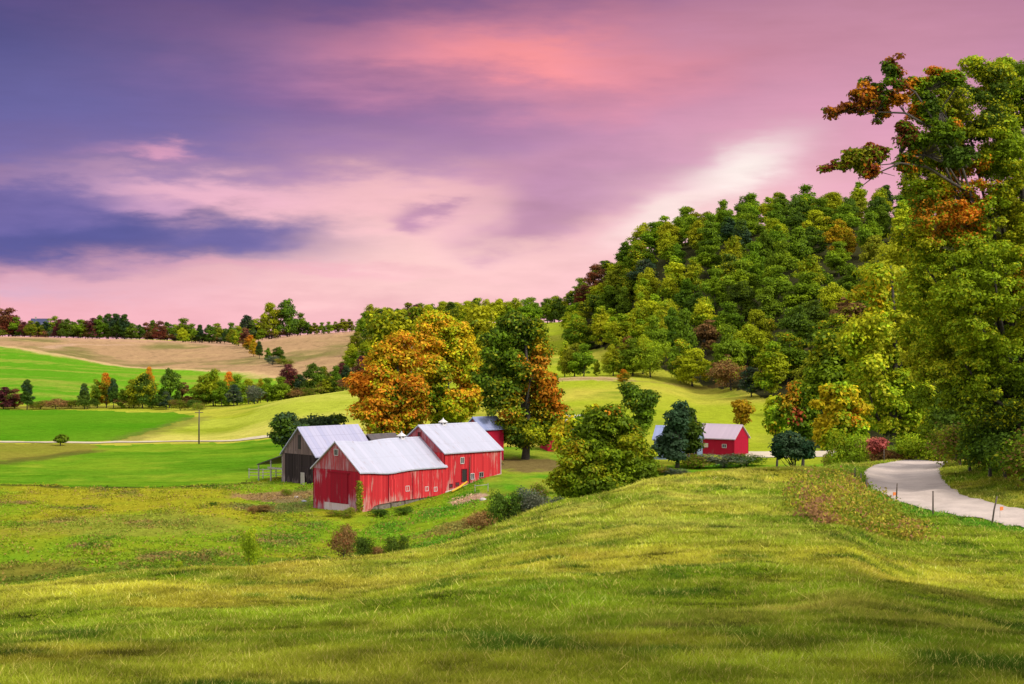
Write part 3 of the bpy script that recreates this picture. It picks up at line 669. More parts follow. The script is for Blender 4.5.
# ---- prototypes for woods and hedgerows (about 12 m tall, origin at the base)
PROTO = {}
def proto(key, pal, n=26, shape='round', leaf=.38, per=120, patch=4.0):
    h = 12.0
    if shape == 'round': lobes = [((0, 0, 5.0), (4.9, 4.9, 4.5)), ((.4, .3, 8.3), (3.5, 3.5, 2.8)), ((.2, 0, 10.6), (1.9, 1.9, 1.7)), ((-1.9, .8, 3.6), (3.4, 3.4, 2.9)), ((2.4, -1.2, 6.2), (2.6, 2.6, 2.4))]
    elif shape == 'tall': lobes = [((0, 0, 4.4), (3.5, 3.5, 4.0)), ((.3, 0, 8.0), (2.7, 2.7, 2.8)), ((0, 0, 10.8), (1.4, 1.4, 1.7)), ((-1.2, .6, 6.4), (2.2, 2.2, 2.2))]
    elif shape == 'wide': lobes = [((-1.8, 0, 5.2), (3.7, 4.0, 4.6)), ((2.0, .5, 5.6), (3.7, 3.8, 4.8)), ((.2, -.6, 8.4), (3.0, 3.0, 2.6)), ((-.4, 0, 10.5), (1.7, 1.7, 1.5))]
    elif shape == 'cone': lobes = [((0, 0, 3.0), (3.0, 3.0, 2.4)), ((0, 0, 5.8), (2.3, 2.3, 2.6)), ((0, 0, 8.4), (1.5, 1.5, 2.4)), ((0, 0, 10.6), (.7, .7, 1.6))]
    elif shape == 'bush': lobes = [((0, 0, 4.6), (5.4, 5.4, 4.8)), ((2.5, .8, 5.6), (3.6, 3.6, 4.2)), ((-2.6, 0, 5.0), (3.4, 3.4, 4.0))]
    elif shape == 'sparse': lobes = [((0, 0, 6.2), (3.8, 3.8, 5.4))]
    rc = {'round': 1.22, 'tall': 1.0, 'wide': 1.2, 'cone': 1.1, 'bush': 1.9, 'sparse': 1.2}[shape]
    cc, rcs = clumps_in(lobes, n, rc); sd = sum(map(ord, key)) % 97; cols = lambda p: pick_cols(p, pal, patch, sd)
    cr_ = crown_from_clumps('crown', cc, rcs, cols, per, leaf)
    tr = trunk_mesh('trunk', h, .26, 9.5 if shape != 'bush' else 6, cc, (.2, 0), 6, 6); tr.materials.append(BARK)
    PROTO[key] = (tr, cr_)
g_ = lambda c, w=1: (c, w)
proto('mid green a', [g_(G_MID, 3), g_(G_LITE, 2)], 68)
proto('mid green b', [g_(G_MID, 3), g_(G_LITE, 1), g_(G_YEL, 1)], 72, 'wide')
proto('mid green c', [g_(G_MID, 2), g_(G_DARK, 1)], 68, 'tall')
proto('yellow green a', [g_(G_YEL, 3), g_(G_LITE, 2)], 68)
proto('yellow green b', [g_(G_YEL, 2), g_(G_OLIVE, 1), g_(YEL, .5)], 72, 'wide')
proto('yellow green c', [g_(G_YEL, 1), g_(G_LITE, 1)], 68, 'tall')
proto('olive a', [g_(G_OLIVE, 2), g_(G_MID, 1)], 68)
proto('olive b', [g_(G_OLIVE, 1), g_(G_YEL, 1), g_(G_DARK, 1)], 68, 'wide')
proto('dark green a', [g_(G_DARK, 3), g_(G_MID, 1)], 68)
proto('dark green b', [g_(G_DARK, 2), g_(BLUEG, 1)], 68, 'tall')
proto('dark green c', [g_(G_DARK, 2), g_(BLUEG, 1)], 68, 'cone')
proto('bluish green a', [g_(BLUEG, 2), g_(GREYG, .7), g_(G_MID, .6)], 68)
proto('golden yellow a', [g_(YEL, 2), g_(G_YEL, 1), g_(ORA2, .6)], 64)
proto('orange a', [g_(ORA, 2), g_(YEL, 1), g_(G_OLIVE, .8)], 64)
proto('orange tinged a', [g_(G_MID, 2), g_(G_YEL, 1), g_(ORA, .9)], 68)
proto('rust red a', [g_(RUST, 2), g_(TANC, 1), g_(MAROON, 1)], 64)
proto('maroon a', [g_(MAROON, 2), g_(RUST, 1), g_(G_DARK, .7)], 64)
proto('tan a', [g_(TANC, 2), g_(G_OLIVE, 1)], 26, 'sparse', .5)
proto('grey green bush', [g_(GREYG, 2), g_(BLUEG, 1)], 30, 'bush')
proto('olive bush', [g_(G_OLIVE, 2), g_(TANC, .6), g_(G_MID, 1)], 30, 'bush')
proto('dark green bush', [g_(G_DARK, 2), g_(G_MID, 1)], 30, 'bush')
proto('bright green bush', [g_(G_YEL, 1), g_(G_LITE, 2)], 30, 'bush')
proto('brown bush', [g_(TANC, 1.6), g_(RUST, .8), g_(G_OLIVE, 1.2)], 30, 'bush')

ORD = ['first', 'second', 'third', 'fourth', 'fifth', 'sixth', 'seventh', 'eighth', 'ninth', 'tenth', 'eleventh', 'twelfth', 'thirteenth', 'fourteenth', 'fifteenth', 'sixteenth', 'seventeenth', 'eighteenth', 'nineteenth', 'twentieth', 'twenty first', 'twenty second', 'twenty third', 'twenty fourth', 'twenty fifth', 'twenty sixth', 'twenty seventh', 'twenty eighth', 'twenty ninth', 'thirtieth'] + ['thirty ' + w for w in ['first', 'second', 'third', 'fourth', 'fifth', 'sixth', 'seventh', 'eighth', 'ninth']] + ['fortieth']
rnd = random.Random(5)
def place(key, x, y, h, w=None, label='', group=None, name='broadleaf_tree', cat='tree', sink=.2):
    """a thing > trunk, crown, sharing the prototype's meshes"""
    tr, cr_ = PROTO[key]; s = h / 12.0 * (1.3 if key.endswith('bush') else 1); sw = (w / 10.0) if w else s * rnd.uniform(.92, 1.12)
    t = thing(name, label, cat, (x, y, G(x, y) - sink), rnd.uniform(0, 6.28), group)
    t.scale = (sw, sw * rnd.uniform(.92, 1.08), s)
    obj('trunk', tr, None, t); obj('crown', cr_, None, t)
    return t
def word(key):
    p = key.split(' '); return ' '.join(p[:-1]) if len(p[-1]) == 1 else ' '.join(p[:-1]) if p[-1] == 'bush' else key
def row(items, where, group, cat='tree', name='broadleaf_tree'):
    """items = [(key, px, Y, h, w)]; labelled by colour and by their order among that colour in the row"""
    items = sorted(items, key=lambda i: i[1]); tot = {}; seen = {}
    for it in items: tot[word(it[0])] = tot.get(word(it[0]), 0) + 1
    for key, px, Yd, h, w in items:
        c = word(key); seen[c] = seen.get(c, 0) + 1
        bush = key.endswith('bush'); nm = 'shrub' if bush else name
        size = 'low' if h < 6 else ('tall' if h > 15 else '')
        noun = 'bush' if bush else cat
        if tot[c] == 1: lab = f"the only {c} {noun} {where}"
        else: lab = f"{ORD[seen[c]-1]} {c} {noun} from left {where}"
        x, y = at(px, Yd)
        place(key, x, y, h, w, lab, group, nm, noun)

# ---- the wooded hill: rows of trees along the slope
base_px = [572, 600, 625, 645, 665, 700, 740, 770, 800, 850, 900, 960, 1040]
base_Y = [612, 606, 566, 520, 490, 466, 436, 402, 372, 340, 310, 290, 280]
classes = ['mid green a', 'mid green b', 'mid green c', 'yellow green a', 'yellow green b', 'yellow green c', 'olive a', 'olive b', 'dark green a', 'dark green b', 'bluish green a', 'golden yellow a', 'orange a', 'orange tinged a', 'rust red a', 'tan a']
wts = [18, 17, 13, 12, 8, 10, 5, 6, 10, 5, 2, 2.2, .8, 6, 1.0, 1.2]
nrow = 12; names_row = ['at the foot', 'in the second row', 'in the third row', 'in the fourth row', 'in the fifth row', 'in the sixth row', 'in the seventh row', 'in the eighth row', 'in the ninth row', 'in the tenth row', 'just below the skyline', 'along the skyline']
for rj in range(nrow):
    items = []; t = rj / (nrow - 1)
    px = 576 + (rj % 2) * 9
    while px < 1010:
        yb = np.interp(px, base_px, base_Y); yt = np.interp(px, [572, 600, 700, 800, 900, 1040], [690, 690, 680, 668, 655, 640])
        Yd = yb + (yt - yb) * (t ** .92) + rnd.uniform(-4, 4)
        span = yt - yb
        hidden = px > 930 and rj > 3
        if (span / nrow > 7.5 or rj % 2 == 0 or rj > nrow - 3) and not hidden:
            h = rnd.uniform(11.5, 16.5) * (1.0 if px > 620 else .85)
            if rj == 0: h *= 1.05
            w = rnd.uniform(10, 15.5)
            key = rnd.choices(classes, wts)[0]
            if px < 612 and rj > 7 and rnd.random() < .6: key = 'rust red a'
            if rj > 8 and px > 640 and rnd.random() < .5: key = rnd.choice(['dark green a', 'mid green a', 'olive a'])
            if rj < 6 and px < 700 and rnd.random() < .65: key = rnd.choice(['mid green c', 'mid green c', 'dark green b', 'yellow green c', 'yellow green c']); h *= 1.1
            items.append((key, px + rnd.uniform(-4, 4), Yd, h, w))
        px += rnd.uniform(26, 38) * 520 / Yd * (1.1 if rj % 2 else 1)
    row(items, f'{names_row[rj]} of the wooded hill', 'trees on the wooded hill')

# ---- far tree line along the tan hilltop (left)
items = []
px = -30; ks = ['rust red a', 'dark green a', 'mid green a', 'olive a', 'dark green b', 'olive b', 'rust red a', 'maroon a', 'mid green c', 'dark green a', 'orange tinged a']
i = 0
while px < 262:
    h = rnd.uniform(10, 14.5)
    if 95 < px < 128: h = rnd.uniform(15, 18)
    if px < 8: h = 18
    if 30 < px < 50: h = 10.5
    key = rnd.choice(ks)
    if 96 < px < 128: key = rnd.choice(['dark green b', 'mid green c', 'dark green b'])
    if px < 8: key = 'rust red a'
    items.append((key, px, rnd.uniform(975, 1010), h, h * rnd.uniform(.75, 1.0)))
    px += rnd.uniform(5.5, 9)
items += [('yellow green a', 183, 945, 9, 8), ('bluish green a', 248, 975, 17, 13), ('yellow green b', 271, 985, 24, 15), ('dark green a', 288, 985, 25, 17), ('olive a', 262, 980, 14, 10), ('mid green a', 300, 990, 14, 11)]
row(items, 'in the far tree line above the tan field', 'far tree line above the tan field')
items = []
px = 308
while px < 352:
    items.append((rnd.choice(['dark green a', 'olive a', 'mid green a']), px, rnd.uniform(985, 1000), rnd.uniform(7, 9), None)); px += 7
row(items, 'in the low line on the right tan hilltop', 'low trees on the right tan hilltop')

items = []; px = -25
while px < 300:
    items.append((rnd.choice(['dark green bush', 'olive bush', 'dark green bush', 'brown bush', 'grey green bush']), px, rnd.uniform(985, 1000), rnd.uniform(4.5, 6), rnd.uniform(10, 14))); px += rnd.uniform(8, 11)
row(items, 'under the far tree line on the tan hill', 'underbrush of the far tree line')
# ---- wooded rise behind the orange maples
for rj, (Y0, x0, x1, hh) in enumerate([(560, 342, 385, 9), (640, 350, 392, 11), (740, 352, 400, 12), (830, 356, 412, 13), (900, 358, 584, 14), (970, 362, 590, 15)]):
    items = []; px = x0 + rj * 2
    while px < x1:
        key = rnd.choices(['mid green a', 'yellow green a', 'olive a', 'dark green a', 'olive b', 'orange tinged a', 'golden yellow a', 'maroon a', 'yellow green b'], [4, 4, 4, 4, 3, 2, 1, 1, 3])[0]
        if rj == 0 and px < 385: key = rnd.choice(['olive a', 'mid green a', 'maroon a'])
        items.append((key, px, Y0 + rnd.uniform(-12, 12), hh * rnd.uniform(.8, 1.15), None))
        px += rnd.uniform(11, 16) * 800 / Y0
    row(items, f"in {['the nearest', 'the second', 'the third', 'the fourth', 'the fifth', 'the farthest'][rj]} row behind the orange maples", 'trees on the rise behind the maples')

# ---- hedgerow across the valley
HR = [('maroon a', 4, 512, 7.5, 8), ('rust red a', 14, 514, 6.5, 7), ('dark green b', 27, 508, 10, 6.5), ('olive bush', 40, 510, 3.2, 7), ('brown bush', 55, 510, 3.6, 9), ('olive bush', 70, 512, 3.4, 7),
      ('dark green b', 84, 508, 8.5, 6), ('dark green bush', 88, 505, 4, 6), ('orange tinged a', 97, 512, 9.5, 6), ('orange a', 106, 512, 11.5, 6), ('dark green b', 113, 508, 10, 5.5), ('mid green c', 122, 506, 6.5, 5), ('olive a', 134, 506, 9.5, 8), ('olive b', 143, 504, 12, 9), ('orange a', 149, 516, 13.5, 5), ('dark green bush', 152, 502, 5.5, 7), ('dark green a', 169, 508, 13.5, 8.5), ('bluish green a', 166, 500, 6, 5), ('tan a', 182, 512, 9, 6),
      ('olive bush', 181, 492, 4, 6.5), ('dark green bush', 194, 490, 3.8, 5), ('olive a', 203, 510, 10, 8), ('mid green b', 214, 508, 12, 9), ('orange a', 229, 514, 11, 6), ('mid green a', 222, 502, 8, 7), ('olive bush', 201, 484, 2.6, 5), ('mid green a', 238, 504, 9.5, 8), ('bluish green a', 234, 494, 7, 6), ('yellow green b', 248, 506, 8.5, 7), ('grey green bush', 254, 486, 6, 6.5), ('golden yellow a', 260, 514, 8, 4), ('mid green a', 268, 512, 8, 7),
      ('maroon a', 288, 520, 12.5, 8.5), ('mid green a', 281, 512, 8, 7), ('dark green b', 300, 516, 8.5, 6), ('dark green a', 313, 520, 12, 9), ('olive a', 324, 528, 10, 7), ('mid green c', 336, 526, 9.5, 7), ('dark green b', 346, 530, 9, 6), ('olive b', 330, 516, 6.5, 6)]
pxh = 128
while pxh < 350:
    HR.append((rnd.choice(['dark green bush', 'olive bush', 'olive bush', 'brown bush', 'bright green bush']), pxh, 520 + rnd.uniform(-8, 6) - (6 if pxh < 260 else 0), rnd.uniform(3.2, 4.8), rnd.uniform(6, 9))); pxh += rnd.uniform(8, 12)
row(HR, 'in the hedgerow beyond the green fields', 'hedgerow across the valley')
# ---- string of small trees between the two tan hills
SM = [('olive a', 232, 930, 9, 9), ('orange tinged a', 238, 900, 12, 10), ('rust red a', 246, 880, 11, 9), ('orange a', 250, 840, 9, 8), ('golden yellow a', 254, 800, 9, 6), ('dark green b', 259, 780, 9, 6), ('mid green c', 268, 760, 7, 6), ('dark green a', 279, 740, 8.5, 8), ('grey green bush', 273, 730, 4.5, 6), ('olive bush', 285, 720, 4, 8), ('dark green b', 225, 960, 8, 6)]
row(SM, 'in the string of trees between the tan hills', 'small trees between the tan hills')
# ---- hedge and trees in the upper pasture
UP = [('orange a', 624, 440, 3.2, 3.4), ('olive a', 574, 480, 8.5, 8), ('mid green a', 583, 476, 8, 8), ('yellow green c', 565, 486, 9, 7), ('yellow green c', 597, 470, 4, 3.5), ('yellow green a', 613, 466, 8, 6.5), ('orange tinged a', 623, 465, 8, 7), ('mid green a', 633, 464, 9, 8.5), ('bright green bush', 651, 462, 9.5, 9.5), ('yellow green a', 642, 470, 10, 8), ('orange tinged a', 681, 458, 10.5, 9), ('yellow green b', 693, 452, 9.5, 10), ('rust red a', 628, 480, 9, 7), ('tan a', 723, 440, 9, 8), ('brown bush', 732, 432, 7, 10), ('bluish green a', 752, 405, 6.5, 7)]
UP = [(a_, b_, c_, d_ * 1.22, e_ * 1.12) for a_, b_, c_, d_, e_ in UP]
row(UP, 'in the hedge along the upper pasture', 'hedge along the upper pasture')

# ================================================================== hero trees, each with its own crown
def hero(name, label, cat, px, Yd, lobes, leaf, n, per, rc, pal, patches=(), tr=.4, branches=(), nl=10, group=None, patch=3.0, seed=1, top=None, sparse=0):
    x0, y0 = at(px, Yd); z0 = G(x0, y0); s = Yd / F
    LB = []
    for (lx, ly, rx, ry, dY) in lobes:
        yy = Yd + dY; k = yy / F
        LB.append((((lx - CX) * k - x0, dY, (HY - ly) * k - z0), (rx * k, max(rx, ry) * k * .85, ry * k)))
    cc, rcs = clumps_in(LB, n, rc)
    def cols(p):
        c = pick_cols(p, pal, patch, seed)
        for (ax, ay, ar, col, pr) in patches:
            q = np.hypot(p[:, 0] - ((ax - CX) * s - x0), p[:, 2] - ((HY - ay) * s - z0)) / (ar * s) + fbm(p[:, 0] / rc, p[:, 2] / rc + p[:, 1] / rc, 7, 2) * 1.1
            m = (q < 1.0) & (rng.random(len(p)) < min(1, pr + .15)); c[m] = np.array(col) * (1 + .12 * rng.normal(size=(m.sum(), 1)))
        return c
    t = thing(name, label, cat, (x0, y0, z0), 0, group)
    cm = crown_from_clumps('crown', cc, rcs, cols, per, leaf); obj('crown', cm, None, t)
    hh = max(c[2] + r[2] for c, r in LB); tp = top if top else hh * .8
    tm = trunk_mesh('trunk', hh, tr, tp, cc, (0, 0), nl, 9)
    tm.materials.append(BARK); obj('trunk', tm, None, t)
    for br in branches:
        mb = MB()
        P = [((bx - CX) * (Yd + d_) / F - x0, d_, (HY - by) * (Yd + d_) / F - z0) for bx, by, d_, r_ in br]
        mb.tube(P, [b[3] for b in br], 6); o = mb.build('limb', BARK, t, True)
    return t

# orange and green maples behind the barns
hero('maple_tree', 'big orange and yellow maple at left behind the red barns', 'tree', 394, 262,
     [(388, 380, 32, 36, 0), (374, 402, 24, 30, -3), (402, 352, 20, 24, 2), (396, 428, 32, 20, -2), (362, 384, 14, 18, 0), (384, 350, 14, 18, 0), (412, 400, 16, 30, -2)], .42, 160, 240, 1.5,
     [g_(G_YEL, .8), g_(YEL, 1.4), g_(ORA2, 2.8), g_(ORA, 2.4), g_(G_OLIVE, .9), g_(YEL, 1)], [(362, 385, 16, ORA, .7), (395, 350, 18, YEL, .45), (400, 395, 10, G_MID, .5), (372, 425, 12, G_YEL, .5), (410, 432, 18, G_YEL, .5), (385, 438, 14, G_OLIVE, .6), (388, 365, 9, G_YEL, .5)], .5, seed=3, group='maples behind the red barns', patch=2.2)
hero('maple_tree', 'tall golden maple in the middle behind the red barns', 'tree', 442, 272,
     [(438, 345, 28, 32, 0), (462, 360, 26, 30, 2), (432, 380, 24, 32, -2), (448, 408, 34, 24, 0), (434, 326, 18, 16, 0), (456, 330, 16, 18, 0), (474, 378, 16, 24, 2), (470, 398, 18, 18, 0)], .42, 180, 240, 1.45,
     [g_(G_YEL, 1.5), g_(YEL, 3), g_(ORA2, 2.0), g_(YEL, 1.6), g_(G_OLIVE, .8), g_(G_YEL, 1.8)], [(435, 395, 14, G_MID, .55), (452, 420, 26, G_YEL, .55), (425, 350, 14, ORA2, .5), (455, 350, 10, G_YEL, .5), (470, 340, 12, YEL, .6), (445, 372, 10, G_OLIVE, .6), (462, 388, 12, ORA2, .45)], .5, seed=5, group='maples behind the red barns', patch=2.4)
hero('maple_tree', 'large dark green maple with orange right side beside the red barn', 'tree', 522, 252,
     [(510, 340, 24, 30, 0), (530, 352, 20, 26, 2), (520, 385, 40, 34, 0), (502, 402, 24, 28, -3), (545, 398, 26, 34, 2), (524, 432, 42, 18, 0), (512, 322, 16, 16, 0), (490, 372, 14, 32, 0), (494, 345, 14, 24, 2), (535, 330, 14, 16, 0), (556, 415, 16, 22, 0), (512, 438, 20, 14, 0)], .40, 215, 220, 1.35,
     [g_(G_MID, 2), g_(G_DARK, 2.0), g_(G_OLIVE, 1.6), g_(G_MID, 1), g_(G_YEL, .8)], [(540, 345, 9, YEL, .6), (549, 362, 9, ORA2, .7), (533, 358, 9, ORA2, .6), (540, 380, 10, ORA2, .7), (556, 385, 10, ORA, .65), (547, 398, 9, ORA, .7), (528, 395, 8, ORA2, .6), (560, 405, 10, ORA, .65), (540, 410, 9, YEL, .6), (505, 415, 7, ORA2, .7), (530, 425, 9, G_YEL, .6), (515, 400, 7, YEL, .4), (550, 430, 12, G_YEL, .5)], .55, seed=9, group='maples behind the red barns', patch=2.2)
hero('broadleaf_tree', 'mid green tree just behind and between the two orange maples', 'tree', 405, 300,
     [(388, 330, 24, 20, 0), (412, 320, 22, 18, 0), (384, 352, 18, 20, 0), (480, 330, 22, 28, 10), (476, 365, 22, 30, 10)], .62, 70, 110, 1.8, [g_(G_YEL, 2), g_(G_MID, 1), g_(G_OLIVE, 1)], (), .45, seed=13)
# rounded maple in front of the small barn
hero('maple_tree', 'round olive green maple standing just behind the grassy hill crest', 'tree', 603, 146,
     [(606, 452, 44, 44, 0), (588, 468, 34, 34, -1), (628, 470, 30, 34, 1), (604, 425, 28, 22, 0), (570, 480, 20, 22, -1), (600, 488, 42, 20, -1), (640, 478, 18, 22, 0)], .25, 300, 220, .78,
     [g_(G_MID, 3.2), g_(G_LITE, 2.2), g_(G_OLIVE, .7), g_(G_YEL, .8)], [(573, 446, 8, YEL, .3), (612, 408, 6, ORA2, .3), (640, 425, 7, YEL, .3)], .3, seed=17, patch=2.0)
hero('broadleaf_tree', 'golden tinged tree left of and behind the round olive maple', 'tree', 580, 200,
     [(578, 428, 20, 16, 0), (566, 440, 16, 18, 0), (596, 414, 16, 12, 2), (585, 450, 20, 18, 0)], .40, 40, 110, 1.1, [g_(YEL, 1.3), g_(G_YEL, 2), g_(G_MID, 1)], (), .3, seed=19)
hero('broadleaf_tree', 'compact dark green tree in the pasture above the round maple', 'tree', 640, 300,
     [(634, 396, 13, 13, 0), (647, 398, 12, 15, 0), (641, 412, 13, 16, 0), (640, 424, 10, 9, 0), (628, 388, 6, 6, 0)], .42, 75, 150, 1.15, [g_(G_MID, 1), g_(G_DARK, 2), g_(G_OLIVE, .6)], (), .28, seed=21)
hero('evergreen_tree', 'dark bluish evergreen beside the small red barn', 'evergreen tree', 676, 262,
     [(672, 440, 17, 18, 0), (676, 424, 14, 18, 0), (680, 412, 9, 12, 0), (668, 448, 16, 12, 0), (676, 456, 18, 6, -1)], .42, 80, 120, 1.05, [g_(BLUEG, 1.6), g_((.040, .085, .036), 2)], (), .35, seed=23)
hero('evergreen_tree', 'brownish green evergreen touching the roof of the small red barn', 'evergreen tree', 694, 266,
     [(690, 432, 11, 20, 0), (688, 414, 8, 12, 0), (690, 447, 12, 11, 0)], .42, 50, 110, 1.0, [g_(G_DARK, 2), g_(G_OLIVE, 1)], (), .3, seed=25)
hero('broadleaf_tree', 'small golden tree at the pasture edge right of the small barn', 'tree', 741, 300,
     [(741, 410, 12, 12, 0), (743, 418, 11, 9, 0)], .45, 26, 90, 1.15, [g_(YEL, 2), g_(G_YEL, 2)], (), .22, seed=27)
# dark apple-like trees by the grey barn
hero('broadleaf_tree', 'dark rounded tree standing left behind the old grey barn', 'tree', 288, 262, [(286, 428, 16, 17, 0), (281, 437, 12, 10, 0), (296, 432, 14, 14, 0)], .42, 55, 110, 1.15, [g_((.045, .078, .028), 2), g_(BLUEG, .6), g_(G_DARK, 1)], (), .3, seed=29)
hero('broadleaf_tree', 'low dark spreading tree behind the roof of the old grey barn', 'tree', 322, 270, [(318, 424, 22, 9, 0), (333, 421, 14, 7, 0), (306, 432, 14, 10, 0)], .42, 45, 100, 1.1, [g_((.045, .078, .028), 2), g_(BLUEG, .6), g_(G_DARK, 1)], (), .25, seed=31)
hero('broadleaf_tree', 'small solitary tree standing on the farm track at left', 'tree', 60, 338, [(61, 438, 6, 5, 0), (57, 440, 4, 4, 0)], .4, 14, 70, .8, [g_(G_MID, 2), g_(RUST, .5)], (), .15, seed=33)

# ---- right side: trees along the road bend
ZR = [
 ('broadleaf_tree', 'tall bright yellow green tree behind the road bend', 885, 185, [(880, 300, 34, 46, 0), (905, 345, 46, 60, 2), (870, 350, 34, 50, -2), (890, 405, 50, 40, 0), (905, 250, 30, 34, 4), (930, 300, 30, 60, 4)], .36, 230, 150, 1.15, [g_(G_YEL, 3), g_(G_LITE, 2.4), g_((.42, .44, .02), 2.4)], [(868, 295, 16, YEL, .4), (900, 400, 24, G_LITE, .6)], .45),
 ('broadleaf_tree', 'golden yellow fronted tree left of the road bend', 838, 175, [(836, 400, 24, 22, 0), (848, 418, 26, 28, 0), (828, 432, 18, 22, 0), (850, 442, 28, 20, 0)], .34, 110, 130, .85, [g_(YEL, 3), g_(G_YEL, 1.8), g_(G_LITE, 1.0)], [(825, 400, 14, YEL, .75), (822, 420, 12, YEL, .7), (852, 416, 6, ORA, .8), (855, 440, 18, G_LITE, .7)], .3),
 ('broadleaf_tree', 'mid green tree behind the golden yellow fronted one', 845, 215, [(842, 372, 34, 30, 0), (830, 352, 24, 22, 0), (858, 360, 28, 30, 0), (820, 390, 20, 26, 0)], .42, 110, 120, 1.2, [g_(G_LITE, 2), g_(G_MID, 2), g_(G_YEL, 1)], (), .4),
 ('broadleaf_tree', 'tree with a coral orange crown at the left foot of the hill', 800, 235, [(796, 398, 14, 18, 0), (806, 415, 18, 26, 0), (785, 410, 12, 20, 0)], .42, 70, 110, 1.0, [g_(G_MID, 2), g_(G_LITE, 1)], [(790, 388, 12, ORA2, .8), (786, 402, 10, YEL, .6), (793, 416, 6, (.6, .12, .05), .8)], .3),
 ('broadleaf_tree', 'slender light green tree at the edge of the lawn', 775, 245, [(774, 408, 9, 14, 0), (776, 424, 9, 16, 0)], .42, 34, 100, .95, [g_(G_YEL, 2), g_(G_LITE, 1)], [(772, 430, 6, YEL, .6)], .22),
 ('evergreen_shrub', 'broad dark green evergreen shrub at the edge of the lawn', 793, 228, [(790, 444, 18, 16, 0), (802, 448, 16, 14, 0), (780, 452, 12, 10, 0)], .36, 60, 120, .9, [g_((.022, .058, .026), 2), g_(BLUEG, 1)], (), .2),
 ('broadleaf_tree', 'mid green tree low behind the road near its vanishing point', 925, 190, [(925, 415, 26, 30, 0), (945, 425, 26, 28, 0), (905, 430, 20, 24, 0)], .36, 90, 120, .95, [g_(G_MID, 2), g_(G_LITE, 2), g_(YEL, .4)], (), .3),
]
for i, (nm, lab, px, Yd, lb, lf, n, per, rc, pal, pt, tr_) in enumerate(ZR):
    hero(nm, lab, 'shrub' if 'shrub' in nm else 'tree', px, Yd, lb, lf, n, per, rc, pal, pt, tr_, seed=40 + i)
# near maple hanging over the road
NM = [(975, 130, 50, 55, 0), (1010, 95, 40, 40, 3), (940, 105, 34, 34, -2), (930, 170, 34, 40, 0), (1000, 200, 60, 70, 0), (950, 230, 48, 50, -2), (1040, 150, 60, 80, 4), (1060, 270, 70, 90, 0),
      (990, 300, 66, 66, -4), (945, 300, 50, 50, -2), (960, 370, 60, 50, 0), (928, 195, 24, 24, -1), (915, 240, 26, 26, 0), (985, 75, 30, 26, 0), (945, 150, 30, 30, 2), (1020, 380, 70, 60, -3), (930, 345, 36, 34, 2), (1060, 400, 60, 60, 0), (1000, 440, 44, 34, 2)]
near = hero('maple_tree', 'huge green maple overhanging the gravel road at the right edge', 'tree', 1012, 104, NM, .15, 2000, 150, .50,
     [g_(G_MID, 2), g_(G_LITE, 3), g_(G_YEL, 2.4), g_(G_DARK, .5)],
     [(930, 225, 26, ORA2, .55), (955, 222, 18, ORA, .6), (940, 130, 30, G_OLIVE, .5), (962, 180, 22, ORA, .35), (905, 300, 38, G_YEL, .75), (925, 350, 34, (.42, .44, .02), .65), (900, 250, 26, G_YEL, .6), (945, 400, 30, G_LITE, .6), (980, 320, 26, G_YEL, .5), (1000, 240, 24, G_YEL, .5), (1010, 285, 16, ORA2, .5), (990, 440, 60, G_DARK, .45), (950, 300, 60, G_LITE, .6)],
     .5, seed=60, patch=2.2, nl=40, top=20)
hero('maple_tree', 'tall unseen maple added outside the right edge to shade the near grass', 'tree', 512 + 23 / 20 * F, 20,  # added out of view, only for the soft shade it throws on the hillside
     [(512 + 23 / 20 * F, 342 - 8 / 20 * F, 7 / 20 * F, 6 / 20 * F, 0), (512 + 20 / 20 * F, 342 - 11 / 20 * F, 5 / 20 * F, 5 / 20 * F, -5), (512 + 24 / 20 * F, 342 - 9 / 20 * F, 6 / 20 * F, 6 / 20 * F, -9)], .32, 150, 90, 1.3,
     [g_(G_MID, 2), g_(G_YEL, 1)], (), .4, seed=91)
for (tx_, ty_, lab_, sd_) in ((17, 7, 'unseen maple added out of frame at right to shade the lower right grass', 92), (13.5, -3, 'unseen maple added behind the viewpoint to shade the nearest grass', 93)):  # two more unseen trees, added to darken the bottom of the view
    pr_ = PROTO['mid green b']; t = thing('maple_tree', lab_, 'tree', (tx_, ty_, G(tx_, ty_) - .2), sd_, None); t.scale = (1.45, 1.45, 1.75)
    obj('trunk', pr_[0], None, t); obj('crown', pr_[1], None, t)
